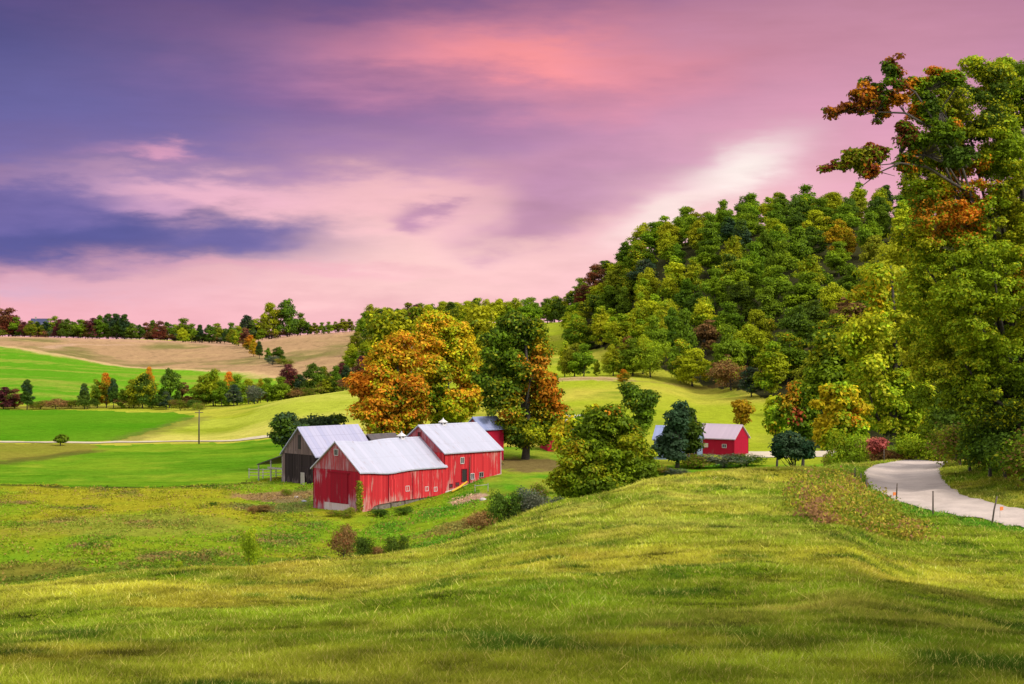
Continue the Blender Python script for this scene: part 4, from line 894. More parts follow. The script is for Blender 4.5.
# the long limbs with their own sprays of leaves
def spray(parent, Yd, lobes, limb, n, pal, patches, seed):
    x0, y0, z0 = parent.location; k = Yd / F; LB = []
    for (lx, ly, rx, ry, dY) in lobes:
        LB.append((((lx - CX) * k - x0, Yd + dY - y0, (HY - ly) * k - z0), (rx * k, rx * k * .8, ry * k)))
    cc, rcs = clumps_in(LB, int(n * 2.2), .34, .25); cc = cc + rng.normal(size=cc.shape) * .14
    def cols(p):
        c = pick_cols(p, pal, 1.6, seed)
        for (ax, ay, ar, col, pr) in patches:
            m = (np.hypot(p[:, 0] - ((ax - CX) * k - x0), p[:, 2] - ((HY - ay) * k - z0)) < ar * k) & (rng.random(len(p)) < pr); c[m] = np.array(col)
        return c
    mb = MB()
    for br in limb:
        P = [((bx - CX) * k - x0, Yd + d_ - y0, (HY - by) * k - z0) for bx, by, d_, r_ in br]; mb.tube(P, [b[3] for b in br], 6)
    ends = [((b[-1][0] - CX) * k - x0, Yd - y0, (HY - b[-1][1]) * k - z0) for b in limb]
    for c in cc[::2]:
        e = min([((bx - CX) * k - x0, Yd + d_ - y0, (HY - by) * k - z0) for b in limb for bx, by, d_, r_ in b[1:]], key=lambda p: sum((p[i] - c[i]) ** 2 for i in range(3)))
        mb.tube([e, (np.array(e) + c) / 2 + np.array([0, 0, -.08]), c], [.035, .025, .012], 4)
    lo = mb.build('limb', BARK, parent, True)
    o = obj('leaf_spray', crown_from_clumps('leaf_spray', cc, rcs, cols, 48, .17, .55), None, lo)
    return o
spray(near, 98, [(893, 70, 13, 16, 0), (872, 95, 26, 19, 0), (900, 86, 12, 12, 0), (850, 108, 18, 8, 0), (832, 112, 10, 5, 0), (895, 100, 14, 10, 0), (884, 112, 14, 7, 1)],
      [[(985, 160, 4, .11), (940, 128, 1, .08), (905, 113, 0, .07), (875, 112, 0, .045), (840, 112, 0, .02)], [(945, 130, 1, .09), (915, 92, 0, .06), (895, 80, 0, .03), (890, 66, 0, .015)]],
      80, [g_(G_DARK, 1.4), g_(G_MID, 1.4), g_(RUST, 1), g_(ORA, 1)], [(890, 110, 9, ORA, .6), (848, 108, 14, RUST, .6)], 71)
spray(near, 98, [(862, 158, 22, 13, 0), (842, 165, 14, 7, 0), (878, 152, 12, 7, 0), (868, 172, 14, 4, 0), (826, 168, 6, 3, 0)],
      [[(985, 185, 4, .09), (930, 165, 1, .09), (900, 163, 0, .06), (880, 172, 0, .045), (862, 186, 0, .03), (858, 178, 0, .012)], [(900, 163, 0, .05), (880, 165, 0, .03), (862, 164, 0, .015), (840, 168, 0, .01)], [(880, 172, 0, .03), (895, 176, 0, .015)]],
      60, [g_(G_MID, 1.4), g_(G_OLIVE, 1), g_(RUST, 1.2), g_(ORA, .6)], [(880, 152, 9, RUST, .6), (828, 168, 9, RUST, .7)], 72)
spray(near, 99, [(918, 88, 14, 16, 0), (925, 110, 18, 18, 0), (905, 128, 12, 10, 0), (912, 140, 20, 14, 0), (938, 78, 14, 12, 0), (955, 78, 12, 12, 0), (908, 164, 18, 10, 0), (940, 135, 20, 16, -1), (955, 160, 18, 14, -1)],
      [[(990, 200, 4, .10), (950, 160, 1, .07), (925, 155, 0, .07), (900, 155, 0, .04)], [(960, 150, 2, .07), (940, 110, 0, .06), (925, 90, 0, .03)]],
      160, [g_(G_DARK, 1), g_(G_MID, 2), g_(G_LITE, 1), g_(ORA, .5)], [(900, 135, 14, RUST, .6), (910, 165, 16, ORA, .4)], 73)

# ================================================================== buildings
def gable_building(name, label, cat, origin, ang, Lx, W, eave, rise, wallm, roofm, gable_m=None, bottom=None, over=.35, sag=None, group=None, ends=(True, True), z0=None):
    """local x runs along the ridge, y from the near wall back; z=0 at the base corner"""
    t = thing(name, label, cat, (origin[0], origin[1], z0), ang, group)
    sg = sag or (lambda x: 0.0); n = 14 if sag else 2
    xs = np.linspace(0, Lx, n)
    bt = bottom or (lambda x, y: -.9)
    # long walls and gable ends with real thickness
    th_ = .15
    mb = MB()
    for y0, y1 in ((0, th_), (W - th_, W)):
        for a, b in zip(xs[:-1], xs[1:]):
            za, zb = eave + sg(a), eave + sg(b); ba, bb = bt(a, y0), bt(b, y0)
            mb.add([(a,y0,ba),(b,y0,bb),(b,y1,bb),(a,y1,ba),(a,y0,za),(b,y0,zb),(b,y1,zb),(a,y1,za)], [(0,3,2,1),(4,5,6,7),(0,1,5,4),(2,3,7,6)])
    for a, b in ((0, th_), (Lx - th_, Lx)):
        s_ = sg(a); q = [(th_, bt(a, 0)), (W - th_, bt(a, W)), (W - th_, eave + s_), (th_, eave + s_)]
        mb.prism(q, a, b)
    mb.build('wall', wallm, t)
    for a, b in ((-.03, th_ - .03), (Lx - th_ + .03, Lx + .03)):
        s_ = sg(max(a, 0)); g = MB(); g.prism([(-.02, eave + s_ + .02), (W + .02, eave + s_ + .02), (W / 2, eave + rise + s_)], a, b)
        g.build('gable', gable_m or wallm, t)
    r = MB(); sl = rise / (W / 2); nx = math.hypot(1, sl); k = 0.13
    xs2 = np.linspace(-over, Lx + over, n)
    rows = []
    for side in (0, 1):
        for a, b in zip(xs2[:-1], xs2[1:]):
            q = []
            for x in (a, b):
                s_ = sg(x)
                ye, yr = (-over, W / 2) if side == 0 else (W + over, W / 2)
                ze, zr = eave - over * sl + s_, eave + rise + s_
                q += [(x, ye, ze + .03), (x, yr, zr + .03), (x, yr, zr + .03 + k * nx), (x, ye, ze + .03 + k * nx)]
            r.add(q, [(0, 1, 2, 3), (7, 6, 5, 4), (3, 2, 6, 7), (1, 0, 4, 5), (0, 3, 7, 4)])
    r.build('roof', roofm, t)
    rc = MB()
    for a, b in zip(xs2[:-1], xs2[1:]):
        za, zb = eave + rise + sg(a) + .03 + k * nx, eave + rise + sg(b) + .03 + k * nx
        rc.add([(a, W/2-.2, za-.2*sl+.012), (b, W/2-.2, zb-.2*sl+.012), (b, W/2, zb+.05), (a, W/2, za+.05), (b, W/2+.2, zb-.2*sl+.012), (a, W/2+.2, za-.2*sl+.012)], [(0,1,2,3), (3,2,4,5)])
    rc.build('ridge_cap', roofm, t)
    return t
def window(parent, face, u, z, w, h, Lx, W, frame=WHITE, pane=GLASSM, name='window', fw=.06):
    """face 'near' (y=0) with u along x, or 'gable' (x=0) with u along y"""
    f = MB(); p = MB()
    def bx(mb, a0, a1, z0, z1, d0, d1):
        if face == 'near': mb.box(a0, a1, -d1, -d0, z0, z1)
        elif face == 'gable': mb.box(-d1, -d0, a0, a1, z0, z1)
        else: mb.box(Lx + d0, Lx + d1, a0, a1, z0, z1)
    bx(f, u - w/2 - fw, u - w/2, z - h/2 - fw, z + h/2 + fw, .0, .09); bx(f, u + w/2, u + w/2 + fw, z - h/2 - fw, z + h/2 + fw, .0, .09)
    bx(f, u - w/2, u + w/2, z + h/2, z + h/2 + fw, .0, .088); bx(f, u - w/2, u + w/2, z - h/2 - fw, z - h/2, .0, .088)
    if w > .45: bx(f, u - .02, u + .02, z - h/2, z + h/2, .005, .07)
    o = f.build(name, frame, parent)
    bx(p, u - w/2 + .004, u + w/2 - .004, z - h/2 + .004, z + h/2 - .004, .01, .035); p.build('pane', pane, o)
    return o
def cupola(parent, x, y, z, s=.9, m=WHITE):
    b = MB(); b.box(x - s/2, x + s/2, y - s/2, y + s/2, z - .5, z + s * .7); o = b.build('cupola', m, parent)
    lv = MB(); lv.box(x - s/2 - .02, x + s/2 + .02, y - s/2 + .15, y + s/2 - .15, z + .2, z + s * .55); lv.box(x - s/2 + .15, x + s/2 - .15, y - s/2 - .02, y + s/2 + .02, z + .2, z + s * .55); lv.build('louvre', ROOFDARK, o)
    r = MB(); q = s * .78; h0 = z + s * .7
    r.add([(x-q,y-q,h0),(x+q,y-q,h0),(x+q,y+q,h0),(x-q,y+q,h0),(x-.15*s,y-.15*s,h0+.62*s),(x+.15*s,y-.15*s,h0+.62*s),(x+.15*s,y+.15*s,h0+.62*s),(x-.15*s,y+.15*s,h0+.62*s),(x,y,h0+1.05*s)],
          [(3,2,1,0),(0,1,5,4),(1,2,6,5),(2,3,7,6),(3,0,4,7),(4,5,8),(5,6,8),(6,7,8),(7,4,8)])
    r.build('cupola_roof', m, o)
ANG = R(44)
# --- long red barn
zb1 = -22.25; L1, W1, E1 = 14.72, 10.2, 5.25
sag1 = lambda x: -.30 * math.exp(-((x - 4.6) / 2.6) ** 2) - .03 * x / 14
bot1 = lambda x, y: (-.9 if x < 1.6 else float(np.interp(x, [1.6, 2.6, 8, 14.7], [.3, .75, 1.05, 1.3]))) if y < 1 else -.9
b1 = gable_building('barn', 'long red barn with a worn gable facing left and pale metal roof', 'barn', A0, ANG, L1, W1, E1, 3.65, REDWORN, ROOF, REDGREY, bot1, .3, sag1, 'barns of the farm', z0=zb1)
def near_skin(parent, Lx, eave, sg, bt, m, n=16, off=.0):
    """painted board face of the near long wall, its sill following the ground"""
    mb = MB(); xs = np.linspace(0.02, Lx - .02, n)
    for a, b in zip(xs[:-1], xs[1:]):
        mb.add([(a,-.05,bt(a,0)+.05),(b,-.05,bt(b,0)+.05),(b,-.05,eave+sg(b)-.28),(a,-.05,eave+sg(a)-.28),(a,0,bt(a,0)+.05),(b,0,bt(b,0)+.05),(b,0,eave+sg(b)-.28),(a,0,eave+sg(a)-.28)],
               [(0,1,2,3),(1,0,4,5),(3,2,6,7)])
    return mb.build('board_face', m, parent)
near_skin(b1, L1, E1, sag1, bot1, RED)
d = MB(); d.box(-.12, -.02, 2.6, 6.3, .9, E1 - .35); o = d.build('sliding_door', REDDOOR, b1)
q = MB(); q.box(-.2, -.12, 2.2, 6.9, E1 - .33, E1 - .2); q.build('door_rail', REDDOOR, o)
d = MB(); d.box(-.1, -.02, 2.2, 7.6, -.6, .85); d.build('stone_sill', boards('bleached_boards', (.42, .30, .31), (.48, .36, .37), (.5, .42, .44), .2), b1)
window(b1, 'gable', W1 / 2, E1 + 2.35, .75, .75, L1, W1, WHITE, DARK)
window(b1, 'near', 8.0, 2.6, .55, .62, L1, W1)
window(b1, 'near', 11.4, 2.35, .5, .5, L1, W1); window(b1, 'near', 13.0, 2.2, .5, .5, L1, W1)
d = MB(); d.box(4.7, 6.6, -.13, -.055, 1.05, 4.0); d.build('side_door', RED, b1)
for xx in (4.62, 8.85):
    q = MB(); q.box(xx, xx + .1, -.15, -.055, 1.15, 4.7); q.build('batten', REDDOOR, b1)
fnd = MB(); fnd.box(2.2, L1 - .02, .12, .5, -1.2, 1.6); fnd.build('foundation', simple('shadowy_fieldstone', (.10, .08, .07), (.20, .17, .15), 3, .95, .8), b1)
for xx in (3.0, 5.2, 7.6, 10.2):
    q = MB(); q.box(xx, xx + .2, .0, .118, -1.0, 1.4); q.build('sill_post', WOODPOST, b1)
q = MB(); q.box(-.06, .02, -.07, .14, -.6, E1 - .3); q.build('corner_board', RED, b1)
cupola(b1, 11.3, W1 / 2, E1 + 3.65 - .05, .66)
# ivy up the near corner
P = np.stack([rng.normal(size=700) * .16 - .12, rng.normal(size=700) * .22 + .02, rng.random(700) * 4.4 - .3], 1)
cm = leaf_mesh('ivy', P, np.tile([-1.0, -1.0, .4], (700, 1)) + rng.normal(size=(700, 3)) * .5, np.full(700, .2), np.array(G_OLIVE) * (1 + .3 * rng.normal(size=(700, 1))).clip(.4, 2))
iv = obj('ivy_vine', cm); iv.location = (A0[0], A0[1], zb1); iv.rotation_euler = (0, 0, ANG); tag(iv, 'green ivy climbing the near corner of the long red barn', 'vine')
# --- tall red barn, end to end with the first
A2 = bl(L1, 0); zb2 = -20.9; L2, W2 = 10.6, 10.6; E2 = zb2 * -1 - 15.2; rise2 = 3.45
bot2 = lambda x, y: (float(np.interp(x, [0, 10.6], [.15, 1.9])) if y < 1 else -.9)
b2 = gable_building('barn', 'taller bright red barn with cupola, joined right of the long barn', 'barn', A2, ANG, L2, W2, E2, rise2, RED, ROOF, REDGREY, bot2, .3, None, 'barns of the farm', z0=zb2)
window(b2, 'gable', W2 / 2, E2 + 2.3, .6, .6, L2, W2, REDDOOR, DARK)
window(b2, 'near', 3.2, 4.5, .55, .8, L2, W2)
window(b2, 'near', 1.1, 1.15, .5, .42, L2, W2, REDDOOR); window(b2, 'near', 2.3, 1.3, .5, .42, L2, W2, REDDOOR)
f_ = MB(); f_.box(3.05, 3.13, -.1, 0, 1.5, 3.35); f_.box(4.03, 4.11, -.1, 0, 1.5, 3.35); f_.box(3.13, 4.03, -.1, 0, 3.27, 3.35); o = f_.build('doorway', REDDOOR, b2)
f_ = MB(); f_.box(3.134, 4.026, -.03, -.004, 1.5, 3.266); f_.build('opening', DARK, o)
window(b2, 'near', 5.1, 2.2, .55, .75, L2, W2); window(b2, 'near', 6.8, 2.35, .7, .6, L2, W2, GREYWOOD, DARK)
q = MB(); q.tube([(4.55, -.15, .6), (4.5, -.12, 3.0), (4.6, -.15, 5.0)], [.07, .06, .04], 6); q.build('vine_stem', WOODPOST, b2)
fnd = MB(); fnd.prism([(.06, -1.2), (.5, -1.2), (.5, .6), (.06, .6)], 0, L2)
fnd.v = [(x, y, z if z < 0 else float(np.interp(x, [0, L2], [.35, 2.2]))) for x, y, z in fnd.v]
fnd.build('foundation', STONE, b2)
f_ = MB(); f_.add([(.1,-.03,.12),(L2-.02,-.03,1.9),(L2-.02,-.03,2.3),(.1,-.03,.42),(.1,0.0,.12),(L2-.02,0.0,1.9),(L2-.02,0.0,2.3),(.1,0.0,.42)],[(0,1,2,3),(3,2,6,7),(1,0,4,5),(0,3,7,4),(2,1,5,6)])
f_.build('bleached_sill', boards('bleached_sill', (.5, .3, .28), (.55, .4, .38), (.6, .5, .48), .2), b2)
f_ = MB(); f_.box(L2 - .1, L2 + .05, -.06, .12, 1.6, E2 - .3); f_.build('corner_board', simple('pale_corner', (.38, .22, .24), (.45, .3, .32)), b2)
cupola(b2, 4.4, W2 / 2, E2 + rise2 - .05, .66)
# --- old grey barn
A3 = (-28.8, 235.0); zb3 = -20.8; L3, W3, E3 = 10.8, 8.2, 4.1
b3 = gable_building('barn', 'old grey weathered barn with seamed metal roof, left of the red barns', 'barn', A3, ANG, L3, W3, E3, 3.85, OLDDARK, ROOFOLD, OLDWOOD, None, .35, None, 'barns of the farm', z0=zb3)
f_ = MB(); f_.box(-.08, -.035, 3.6, 4.3, E3 + .8, E3 + 2.9); f_.build('loft_door', DARK, b3)
f_ = MB(); f_.box(-.1, -.005, 1.6, 3.2, .1, 2.2); f_.build('barn_door', OLDDARK, b3)
f_ = MB(); f_.box(-.06, -.005, W3 - .6, W3 + .05, -.4, E3 - .05); f_.build('corner_board', OLDWOOD, b3)
f_ = MB(); f_.box(-.5, -.35, 2.3, 3.1, -.3, 1.5); f_.build('leaning_board', GREYWOOD, b3)
ln = MB(); ln.add([(0, W3 + .01, 3.7), (L3 * .7, W3 + .01, 3.7), (L3 * .7, W3 + 6.8, 1.9), (0, W3 + 6.8, 1.9), (0, W3 + .01, 3.85), (L3 * .7, W3 + .01, 3.85), (L3 * .7, W3 + 6.8, 2.05), (0, W3 + 6.8, 2.05)], [(3,2,1,0),(4,5,6,7),(0,1,5,4),(1,2,6,5),(2,3,7,6),(3,0,4,7)])
lo = ln.build('lean_to_roof', ROOFDARK, b3)
for (xx, yy) in ((.15, W3 + 6.5), (.15, W3 + 3.3), (L3 * .65, W3 + 6.5), (.15, W3 + .3)):
    q = MB(); q.box(xx - .08, xx + .08, yy - .08, yy + .08, -1.2, 1.9 + (W3 + 6.8 - yy) * .265 - .03); q.build('post', GREYWOOD, b3)
q = MB(); q.box(.02, .1, W3 + .2, W3 + 4.0, 1.55, 1.8); q.build('beam', GREYWOOD, b3)
# --- small red outbuilding behind the tall barn
b4 = gable_building('shed', 'small red outbuilding with blue metal roof behind the tall red barn', 'shed', (-4.6, 246.0), ANG, 4.6, 3.8, 4.9, 1.6, REDPLAIN, ROOFBLUE, REDGREY, None, .3, None, z0=-18.3)
window(b4, 'gable', 1.9, 4.0, .5, .6, 4.6, 3.8, REDDOOR, DARK)
# --- dark roofed shed glimpsed behind the long barn
b5 = gable_building('shed', 'dark roofed shed glimpsed between the long barn roof and the orange maple', 'shed', (-20.5, 243.0), ANG, 5.0, 4.0, 3.0, 1.6, OLDDARK, ROOFDARK, OLDDARK, None, .3, None, z0=-18.9)
# --- small red barn at the lawn
A6 = (39.2, 282.0); a6 = R(180 - 36); zb6 = -20.15
# local x runs to the left-back along the ridge; near wall faces the camera
b6 = gable_building('barn', 'small deep red barn with rose metal roof beside the evergreens', 'barn', (39.2 - 9.0 * math.cos(R(-36)), 282.0 - 9.0 * math.sin(R(-36))), R(-36), 9.0, 5.3, 3.1, 2.15, REDPLAIN, ROOFPINK, REDPLAIN, None, .3, None, 'barns of the farm', z0=zb6)
window(b6, 'near', 7.0, 1.75, .75, .55, 9.0, 5.3, WHITE, GLASSM); window(b6, 'near', 3.2, 1.75, .95, .6, 9.0, 5.3, WHITE, CREAM)
q = MB(); q.box(8.9, 9.05, -.07, .14, -.2, 2.9); q.build('corner_board', REDPLAIN, b6)
b7 = gable_building('barn', 'low shed with pale blue metal roof between the round maple and the evergreen', 'shed', (24.5, 276.0), R(-20), 7.5, 4.5, 3.2, 2.0, simple('blue_wall', (.12, .17, .3), (.16, .22, .36)), ROOFBLUE, None, None, .3, None, z0=-19.9)
# --- red house half hidden behind the maples
b8 = gable_building('house', 'dark red farmhouse mostly hidden between the green maple and the golden tree', 'house', (6.0, 270.0), R(10), 10.0, 7.0, 3.7, 2.2, REDPLAIN, simple('shingle_roof', (.5, .46, .5), (.6, .55, .6)), REDPLAIN, None, .4, None, z0=-18.6)
window(b8, 'near', 2.0, 2.3, .8, 1.1, 10, 7); window(b8, 'near', 5.2, 2.3, .8, 1.1, 10, 7)
# --- far house above the tree line
xh, yh = at(39, 1030); zh = G(xh, yh)
b9 = gable_building('house', 'distant house with dark blue roof rising above the far left tree line', 'house', (xh - 5, yh), R(12), 10.0, 8.0, 8.2, 3.6, simple('dull_red_wall', (.2, .07, .07), (.25, .09, .09)), simple('slate_roof', (.022, .026, .075), (.04, .045, .11)), None, None, .5, None, z0=zh)
window(b9, 'near', 3.0, 8.0, 1.2, 1.4, 10, 8); window(b9, 'near', 7.0, 8.0, 1.2, 1.4, 10, 8)
f_ = MB(); f_.box(2.0, 3.0, 3.6, 4.4, 10.5, 13.2); f_.build('chimney', STONE, b9)

# ================================================================== small things
def post(px, Yd, h, lean, label, r=.05):
    x, y, z = gp(px, Yd); mb = MB(); mb.tube([(0, 0, -.4), (lean * h * .5, 0, h * .5), (lean * h, 0, h)], [r, r * .95, r * .85], 7)
    o = mb.build('fence_post', WOODPOST, None, True); o.location = (x, y, z); tag(o, label, 'fence post', 'fence posts along the gravel road')
def YH(px, py, lo=14): return H(px, py, lo)[1]
for px, py, h, ln_, lab in [(991, 524, 1.35, .22, 'leaning dark fence post nearest the right edge, beside the road'), (933, 515, 1.25, .0, 'upright dark fence post at the middle of the road edge'),
                            (896, 506, 1.25, .05, 'dark fence post beside an orange flag at the road edge'), (867, 496, 1.0, -.02, 'short thick dark post at the road curve'),
                            (855, 482, .95, .0, 'thin pale post left of the road curve, behind the short thick one'), (861, 487, .9, .0, 'faint thin post between the pale and the short thick posts'), (884, 462.8, 1.2, .0, 'farthest pale post at the top of the road bend')]:
    post(px, YH(px, py, 60), h, ln_, lab, .075 if px == 867 else .045)
for px, py, lab in [(893, 503, 'small orange marker flag beside the road at left'), (1000, 519, 'small orange marker flag beside the leaning post')]:
    x, y, z = gp(px, YH(px, py, 60)); t = thing('marker_flag', lab, 'marker flag', (x, y, z), 0, 'orange marker flags')
    mb = MB(); mb.tube([(0, 0, -.2), (0, 0, .62)], [.008, .008], 5); mb.build('wire_stake', WOODPOST, t)
    mb = MB(); mb.add([(0, 0, .42), (.17, .02, .45), (.18, .03, .62), (0, 0, .62), (0, .012, .42), (.17, .032, .45), (.18, .042, .62), (0, .012, .62)], [(0,1,2,3),(7,6,5,4),(0,4,5,1),(1,5,6,2),(2,6,7,3),(3,7,4,0)]); mb.build('flag', ORANGE, t)
# utility pole
x, y, z = gp(199, 338); t = thing('utility_pole', 'dark wooden utility pole standing beside the farm track', 'utility pole', (x, y, z))
mb = MB(); mb.tube([(0, 0, -.5), (0, 0, 4), (.05, 0, 7.2)], [.17, .15, .11], 8); mb.build('pole', WOODPOST, t, True)
mb = MB(); mb.box(-.9, .9, -.06, .06, 6.6, 6.75); mb.build('crossarm', WOODPOST, t)
# corral rails by the lean-to
t = thing('rail_fence', 'weathered rail fence of a small corral left of the grey barn', 'fence', (0, 0, 0))
cpts = [gp(249, 252), gp(263, 250), gp(276, 249), gp(287, 246)]
for p in cpts:
    mb = MB(); mb.box(p[0] - .07, p[0] + .07, p[1] - .07, p[1] + .07, p[2] - .3, p[2] + 1.5); mb.build('post', GREYWOOD, t)
for hz in (.45, .9, 1.38):
    for a, b in zip(cpts[:-1], cpts[1:]):
        mb = MB(); mb.tube([(a[0], a[1] - .09, a[2] + hz), (b[0], b[1] - .09, b[2] + hz)], [.05, .045], 6); mb.build('rail', GREYWOOD, t)
# yellow plank, white gate rail and stone by the tall barn
def on(px, Yd, dz=0.0): x, y, z = gp(px, Yd); return (x, y, z + dz)
mb = MB(); mb.tube([on(452, 217.6, .25), on(460, 219.2, .35), on(467, 220.6, .6)], [.13, .16, .12], 7); o = mb.build('culvert_pipe', YELLOW, None, True); tag(o, 'long yellow pipe lying along the sill of the tall red barn', 'pipe')
t = thing('pole_gate', 'thin pale pole gate on the grass by the tall barn', 'gate')
p0, p1 = on(475, 213), on(488, 211)
for p in (p0, p1):
    mb = MB(); mb.tube([(p[0], p[1], p[2] - .2), (p[0], p[1], p[2] + 1.1)], [.05, .05], 6); mb.build('gate_post', GREYWOOD, t)
mb = MB(); mb.tube([(p0[0], p0[1], p0[2] + .9), (p1[0], p1[1], p1[2] + .9)], [.04, .04], 6); mb.build('gate_rail', WHITE, t)
def rock(px, Yd, s, label, m=STONE):
    x, y, z = gp(px, Yd); mb = MB(); r0 = random.Random(px)
    n = 9; V = []; Fs = []
    for i, (zz, rr0) in enumerate([(-.3, .8), (.1, 1), (.4, .8), (.6, .4)]):
        for j in range(n): a = j / n * 6.283; k = rr0 * r0.uniform(.85, 1.1); V.append((s * k * math.cos(a), s * .7 * k * math.sin(a), s * zz * r0.uniform(.9, 1.1)))
    for i in range(3):
        for j in range(n): Fs.append((i*n+j, i*n+(j+1)%n, (i+1)*n+(j+1)%n, (i+1)*n+j))
    Fs.append(tuple(range(3*n, 4*n))); Fs.append(tuple(range(n))[::-1]); mb.add(V, Fs)
    o = mb.build('boulder', m, None, True); o.location = (x, y, z); tag(o, label, 'boulder')
rock(483, 204, .5, 'pale boulder on the grass in front of the tall red barn', simple('pale_stone', (.34, .30, .30), (.48, .42, .44)))
rock(304, 222, .4, 'bluish boulder in the rubble beside the long barn', simple('blue_stone', (.20, .21, .26), (.30, .30, .34)))
rock(296, 226, .4, 'grey boulder among weeds before the grey barn door')

# shrubs in the meadow and by the barns
SH = [('bright green bush', 249, 149, 4.2, 2.0, 'upright sparse green shrub alone in the meadow at left'), ('brown bush', 343, 160, 3.8, 2.9, 'reddish brown shrub, left of the meadow shrub trio'),
      ('dark green bush', 364, 157, 3.0, 2.3, 'dark green shrub in the middle of the meadow trio'), ('dark green bush', 396, 156, 3.0, 2.2, 'low dark green shrub, right of the meadow trio'),
      ('brown bush', 381, 158, 1.7, 2.2, 'dull brown tuft between the two dark meadow shrubs'), ('dark green bush', 506, 158, 5.0, 3.2, 'tall dark shrub at the crest below the tall barn'),
      ('olive bush', 541, 160, 4.6, 3.2, 'olive shrub left of the round maple'), ('grey green bush', 528, 158, 4.2, 3.6, 'grey green shrub between the dark shrub and the olive one'),
      ('brown bush', 482, 165, 2.8, 3.6, 'tan leafless looking shrub left of the tall dark shrub'), ('grey green bush', 552, 156, 3.0, 3.0, 'grey green shrub tucked under the left side of the round maple'),
      ('olive bush', 350, 204, 1.6, 2.0, 'yellowish weeds clump against the barn gable'), ('dark green bush', 381, 205, 1.3, 2.8, 'dark shrub under the side wall of the long barn'), ('olive bush', 336, 206, 1.0, 2.6, 'low weedy bush at the foot of the barn gable'),
      ('dark green bush', 404, 206, 1.3, 2.6, 'low dark bush along the long barn sill'), ('brown bush', 252, 205, 1.3, 1.2, 'small brown shrub on the rubble left of the grey barn'), ('brown bush', 262, 208, 1.1, 3.2, 'flat brown brush pile near the grey barn'),
      ('olive bush', 287, 228, 1.2, 1.6, 'olive weeds at the corner of the grey barn'), ('dark green bush', 213, 212, .9, 1.0, 'tiny dark shrub at the edge of the bright field'), ('bright green bush', 179, 150, 1.0, .8, 'tiny shrub behind the hill crest, left of the upright shrub'),
      ('olive bush', 659, 246, 1.8, 5.2, 'yellow green hedge mound under the evergreen'), ('grey green bush', 676, 243, 1.7, 4.2, 'grey green mound right of the yellow green hedge mound'), ('olive bush', 700, 262, 2.6, 7, 'left part of the green hedge before the small barn'),
      ('grey green bush', 722, 262, 2.5, 7.5, 'middle part of the green hedge before the small barn'), ('dark green bush', 745, 264, 2.4, 7.5, 'right part of the green hedge before the small barn'),
      ('brown bush', 868, 168, 4.2, 3.6, 'pinkish brown bush beside the road bend'), ('bright green bush', 915, 158, 3.4, 5.0, 'bright green bush right behind the road bend'), ('olive bush', 932, 160, 3.6, 4.6, 'olive bush near where the road disappears'),
      ('bright green bush', 902, 162, 2.6, 3.8, 'bright green bush left behind the road bend'), ('brown bush', 893, 160, 1.8, 3.6, 'brownish low bush at the far road edge'), ('bright green bush', 850, 164, 5.5, 4.5, 'leafy light green bush left of the road bend'), ('olive bush', 832, 168, 4.8, 4.0, 'olive bush at the foot of the golden tree')]
for key, px, Yd, h, w, lab in SH:
    x, y = at(px, Yd); place(key, x, y, h, w * 1.0, lab, 'shrubs about the farm', 'shrub', 'shrub', .15)
hero('shrub', 'round coral pink shrub glowing beside the road bend', 'shrub', 878, 160, [(878, 444, 9, 10, 0), (874, 448, 7, 7, 0)], .24, 24, 90, .5, [g_(PINKR, 3), g_((.5, .2, .1), 1)], (), .06, seed=81)
# bank of undergrowth on the inner side of the road
for i, (px, Yd, h, w, key) in enumerate([(958, 128, 4.5, 4.5, 'olive bush'), (972, 118, 4.0, 5.0, 'olive bush'), (990, 110, 4.6, 5.5, 'olive bush'), (1008, 104, 4.2, 5.0, 'dark green bush'), (1026, 99, 4.0, 5.0, 'dark green bush'), (1045, 95, 4.2, 5.0, 'olive bush'),
                                         (975, 128, 7.0, 7.0, 'dark green bush'), (1000, 118, 8.0, 8.0, 'mid green b'), (1030, 112, 8.5, 8.0, 'dark green a'), (955, 145, 7.5, 7.0, 'mid green a')]):
    x, y = at(px, Yd); c = word(key); side = ['at its far end', 'second from its far end', 'third from its far end', 'fourth from its far end', 'fifth from its far end', 'nearest the camera', 'behind its far end', 'behind its middle', 'behind its near end', 'farthest back'][i]
    place(key, x, y, h, w, f'{c} undergrowth on the bank inside the road bend, {side}', 'undergrowth on the road bank', 'shrub', 'shrub', .2)

# ================================================================== grass and weeds (stuff)
def blades(name, x, y, h, w, C_, label, wild=.35):
    n = len(x); z = ground(x, y); a = rng.random(n) * 6.283; lean = (rng.normal(size=(n, 2)) * wild) * h[:, None]
    dx, dy = np.cos(a) * w / 2, np.sin(a) * w / 2
    V = np.stack([np.stack([x - dx, y - dy, z - .02], 1), np.stack([x + dx, y + dy, z - .02], 1), np.stack([x + lean[:, 0], y + lean[:, 1], z + h], 1)], 1).reshape(-1, 3)
    me = raw_mesh(name, V, np.arange(3 * n).reshape(n, 3), np.repeat(C_, 3, axis=0)); me.materials.append(LEAF)
    o = obj(name, me); tag(o, label, 'grass', None, 'stuff')
n = 900000
u = rng.random(n); y = 10.5 * (150 / 10.5) ** (u ** .92); s = -120 + rng.random(n) * 1300; x = (s - CX) / F * y
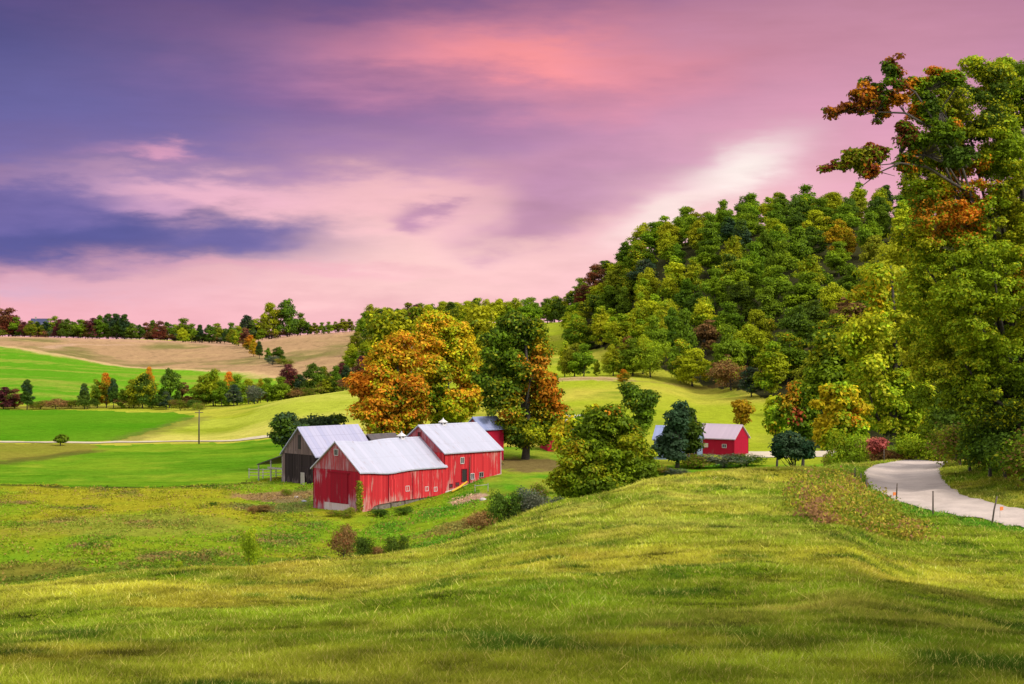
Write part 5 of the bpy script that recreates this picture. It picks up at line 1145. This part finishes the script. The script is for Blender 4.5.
# gather blades into tufts
tx = x + fbm(x / .25, y / .25, 101, 2) * .18 * (1 + y / 40); ty = y + fbm(x / .25, y / .25, 103, 2) * .18 * (1 + y / 40)
def on_road(x, y):
    O = resample(outer, 80); Iq = resample(inner, 80); return inpoly(x, y, [tuple(p) for p in O] + [tuple(p) for p in Iq[::-1]])
keep = ~on_road(tx, ty) & (ty < np.interp(s, [-500, 0, 300, 450, 600, 700, 800, 850, 900, 1100], [85, 85, 95, 112, 125, 135, 145, 150, 155, 110]))
x, y = tx[keep], ty[keep]; n = len(x)
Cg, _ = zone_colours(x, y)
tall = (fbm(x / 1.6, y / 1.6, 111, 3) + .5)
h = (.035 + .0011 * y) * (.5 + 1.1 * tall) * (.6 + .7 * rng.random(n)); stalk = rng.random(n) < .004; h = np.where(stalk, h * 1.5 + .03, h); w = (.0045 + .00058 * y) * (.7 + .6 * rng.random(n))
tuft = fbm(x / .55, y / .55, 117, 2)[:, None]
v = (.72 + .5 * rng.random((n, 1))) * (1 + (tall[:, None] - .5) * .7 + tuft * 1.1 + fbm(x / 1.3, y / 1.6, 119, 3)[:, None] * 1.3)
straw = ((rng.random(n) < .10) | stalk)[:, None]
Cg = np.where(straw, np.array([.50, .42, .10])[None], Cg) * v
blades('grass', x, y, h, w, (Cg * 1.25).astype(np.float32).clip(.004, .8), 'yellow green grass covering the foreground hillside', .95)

def scatter(name, n, xs, ys, size, hgt, cols, label, cat, up=.6):
    P = np.stack([xs, ys, ground(xs, ys) + rng.random(n) ** 1.5 * hgt], 1)
    Nn = rng.normal(size=(n, 3)) * .8 + np.array([0, -.2, up])
    me = leaf_mesh(name, P, Nn, size, cols); o = obj(name, me); tag(o, label, cat, None, 'stuff')
# meadow weeds
n = 300000
s = -60 + rng.random(n) * 720; y = 118 * (258 / 118) ** rng.random(n); x = (s - CX) / F * y
cl = fbm(x / 5, y / 7, 21, 4) + fbm(x / 1.7, y / 1.7, 121, 3) * .8
C_, Z_ = zone_colours(x, y)
inb = np.zeros(n, bool)
for (o_, l_, w_) in ((A0, L1, W1), (A2, L2, W2), (A3, L3, W3)):
    qx = (x - o_[0]) * AU[0] + (y - o_[1]) * AU[1]; qy = (x - o_[0]) * AV[0] + (y - o_[1]) * AV[1]
    inb |= (qx > -.3) & (qx < l_ + .3) & (qy > -.3) & (qy < w_ + .3)
keep = (rng.random(n) < np.clip(.42 + cl * 2.2, .05, 1)) & (Z_ == 1) & ~inb
x, y, C_ = x[keep], y[keep], C_[keep]; n = len(x)
hg = np.clip(.18 + (fbm(x / 3, y / 3, 131, 3)) * 1.6, .06, .9)
tint = np.where((rng.random(n) < .13)[:, None], np.array([.30, .20, .05])[None], C_ * (.75 + .75 * rng.random((n, 1))))
scatter('meadow_weeds', n, x, y, .13 + .18 * rng.random(n), hg, tint.clip(.004, .7), 'rough tall weeds and grasses covering the wet meadow', 'weeds')
# tall weeds bank between the hillside and the road
n = 110000
s = 782 + rng.random(n) * 205; y = 62 + rng.random(n) * 62; x = (s - CX) / F * y
py_ = HY - F * ground(x, y) / y
e = ((s - 868) / 62) ** 2 + ((py_ - (512 + (s - 868) * .18)) / 30) ** 2 + fbm(x / 1.6, y / 3, 141, 3) * 3.6 + rng.normal(size=n) * .3
up_ = np.interp(s, [808, 830, 850, 865, 880, 900, 925, 975], [482, 476, 482, 500, 512, 520, 528, 540])
keep = (e < 1.0) & (py_ > up_) & ~on_road(x, y)
x, y = x[keep], y[keep]; n = len(x)
q = fbm(x / 1.5, y / 1.5, 151, 3) + .5
pal = np.array([[.13, .19, .015], [.20, .24, .02], [.34, .32, .03], [.30, .22, .04], [.26, .15, .06]])
C_ = pal[(np.clip(q * 2.2 - .6 + rng.normal(size=n) * .18, 0, .999) * 5).astype(int)] * (.7 + .6 * rng.random((n, 1)))
scatter('bank_weeds', n, x, y, .07 + .09 * rng.random(n), np.clip((fbm(x / 1.1, y / 1.5, 161, 3) + .35) * 2.0, .15, 1.8), C_.clip(.004, .7), 'tangled tall weeds and goldenrod on the bank below the road', 'weeds', .3)
print('objects', len(bpy.data.objects))
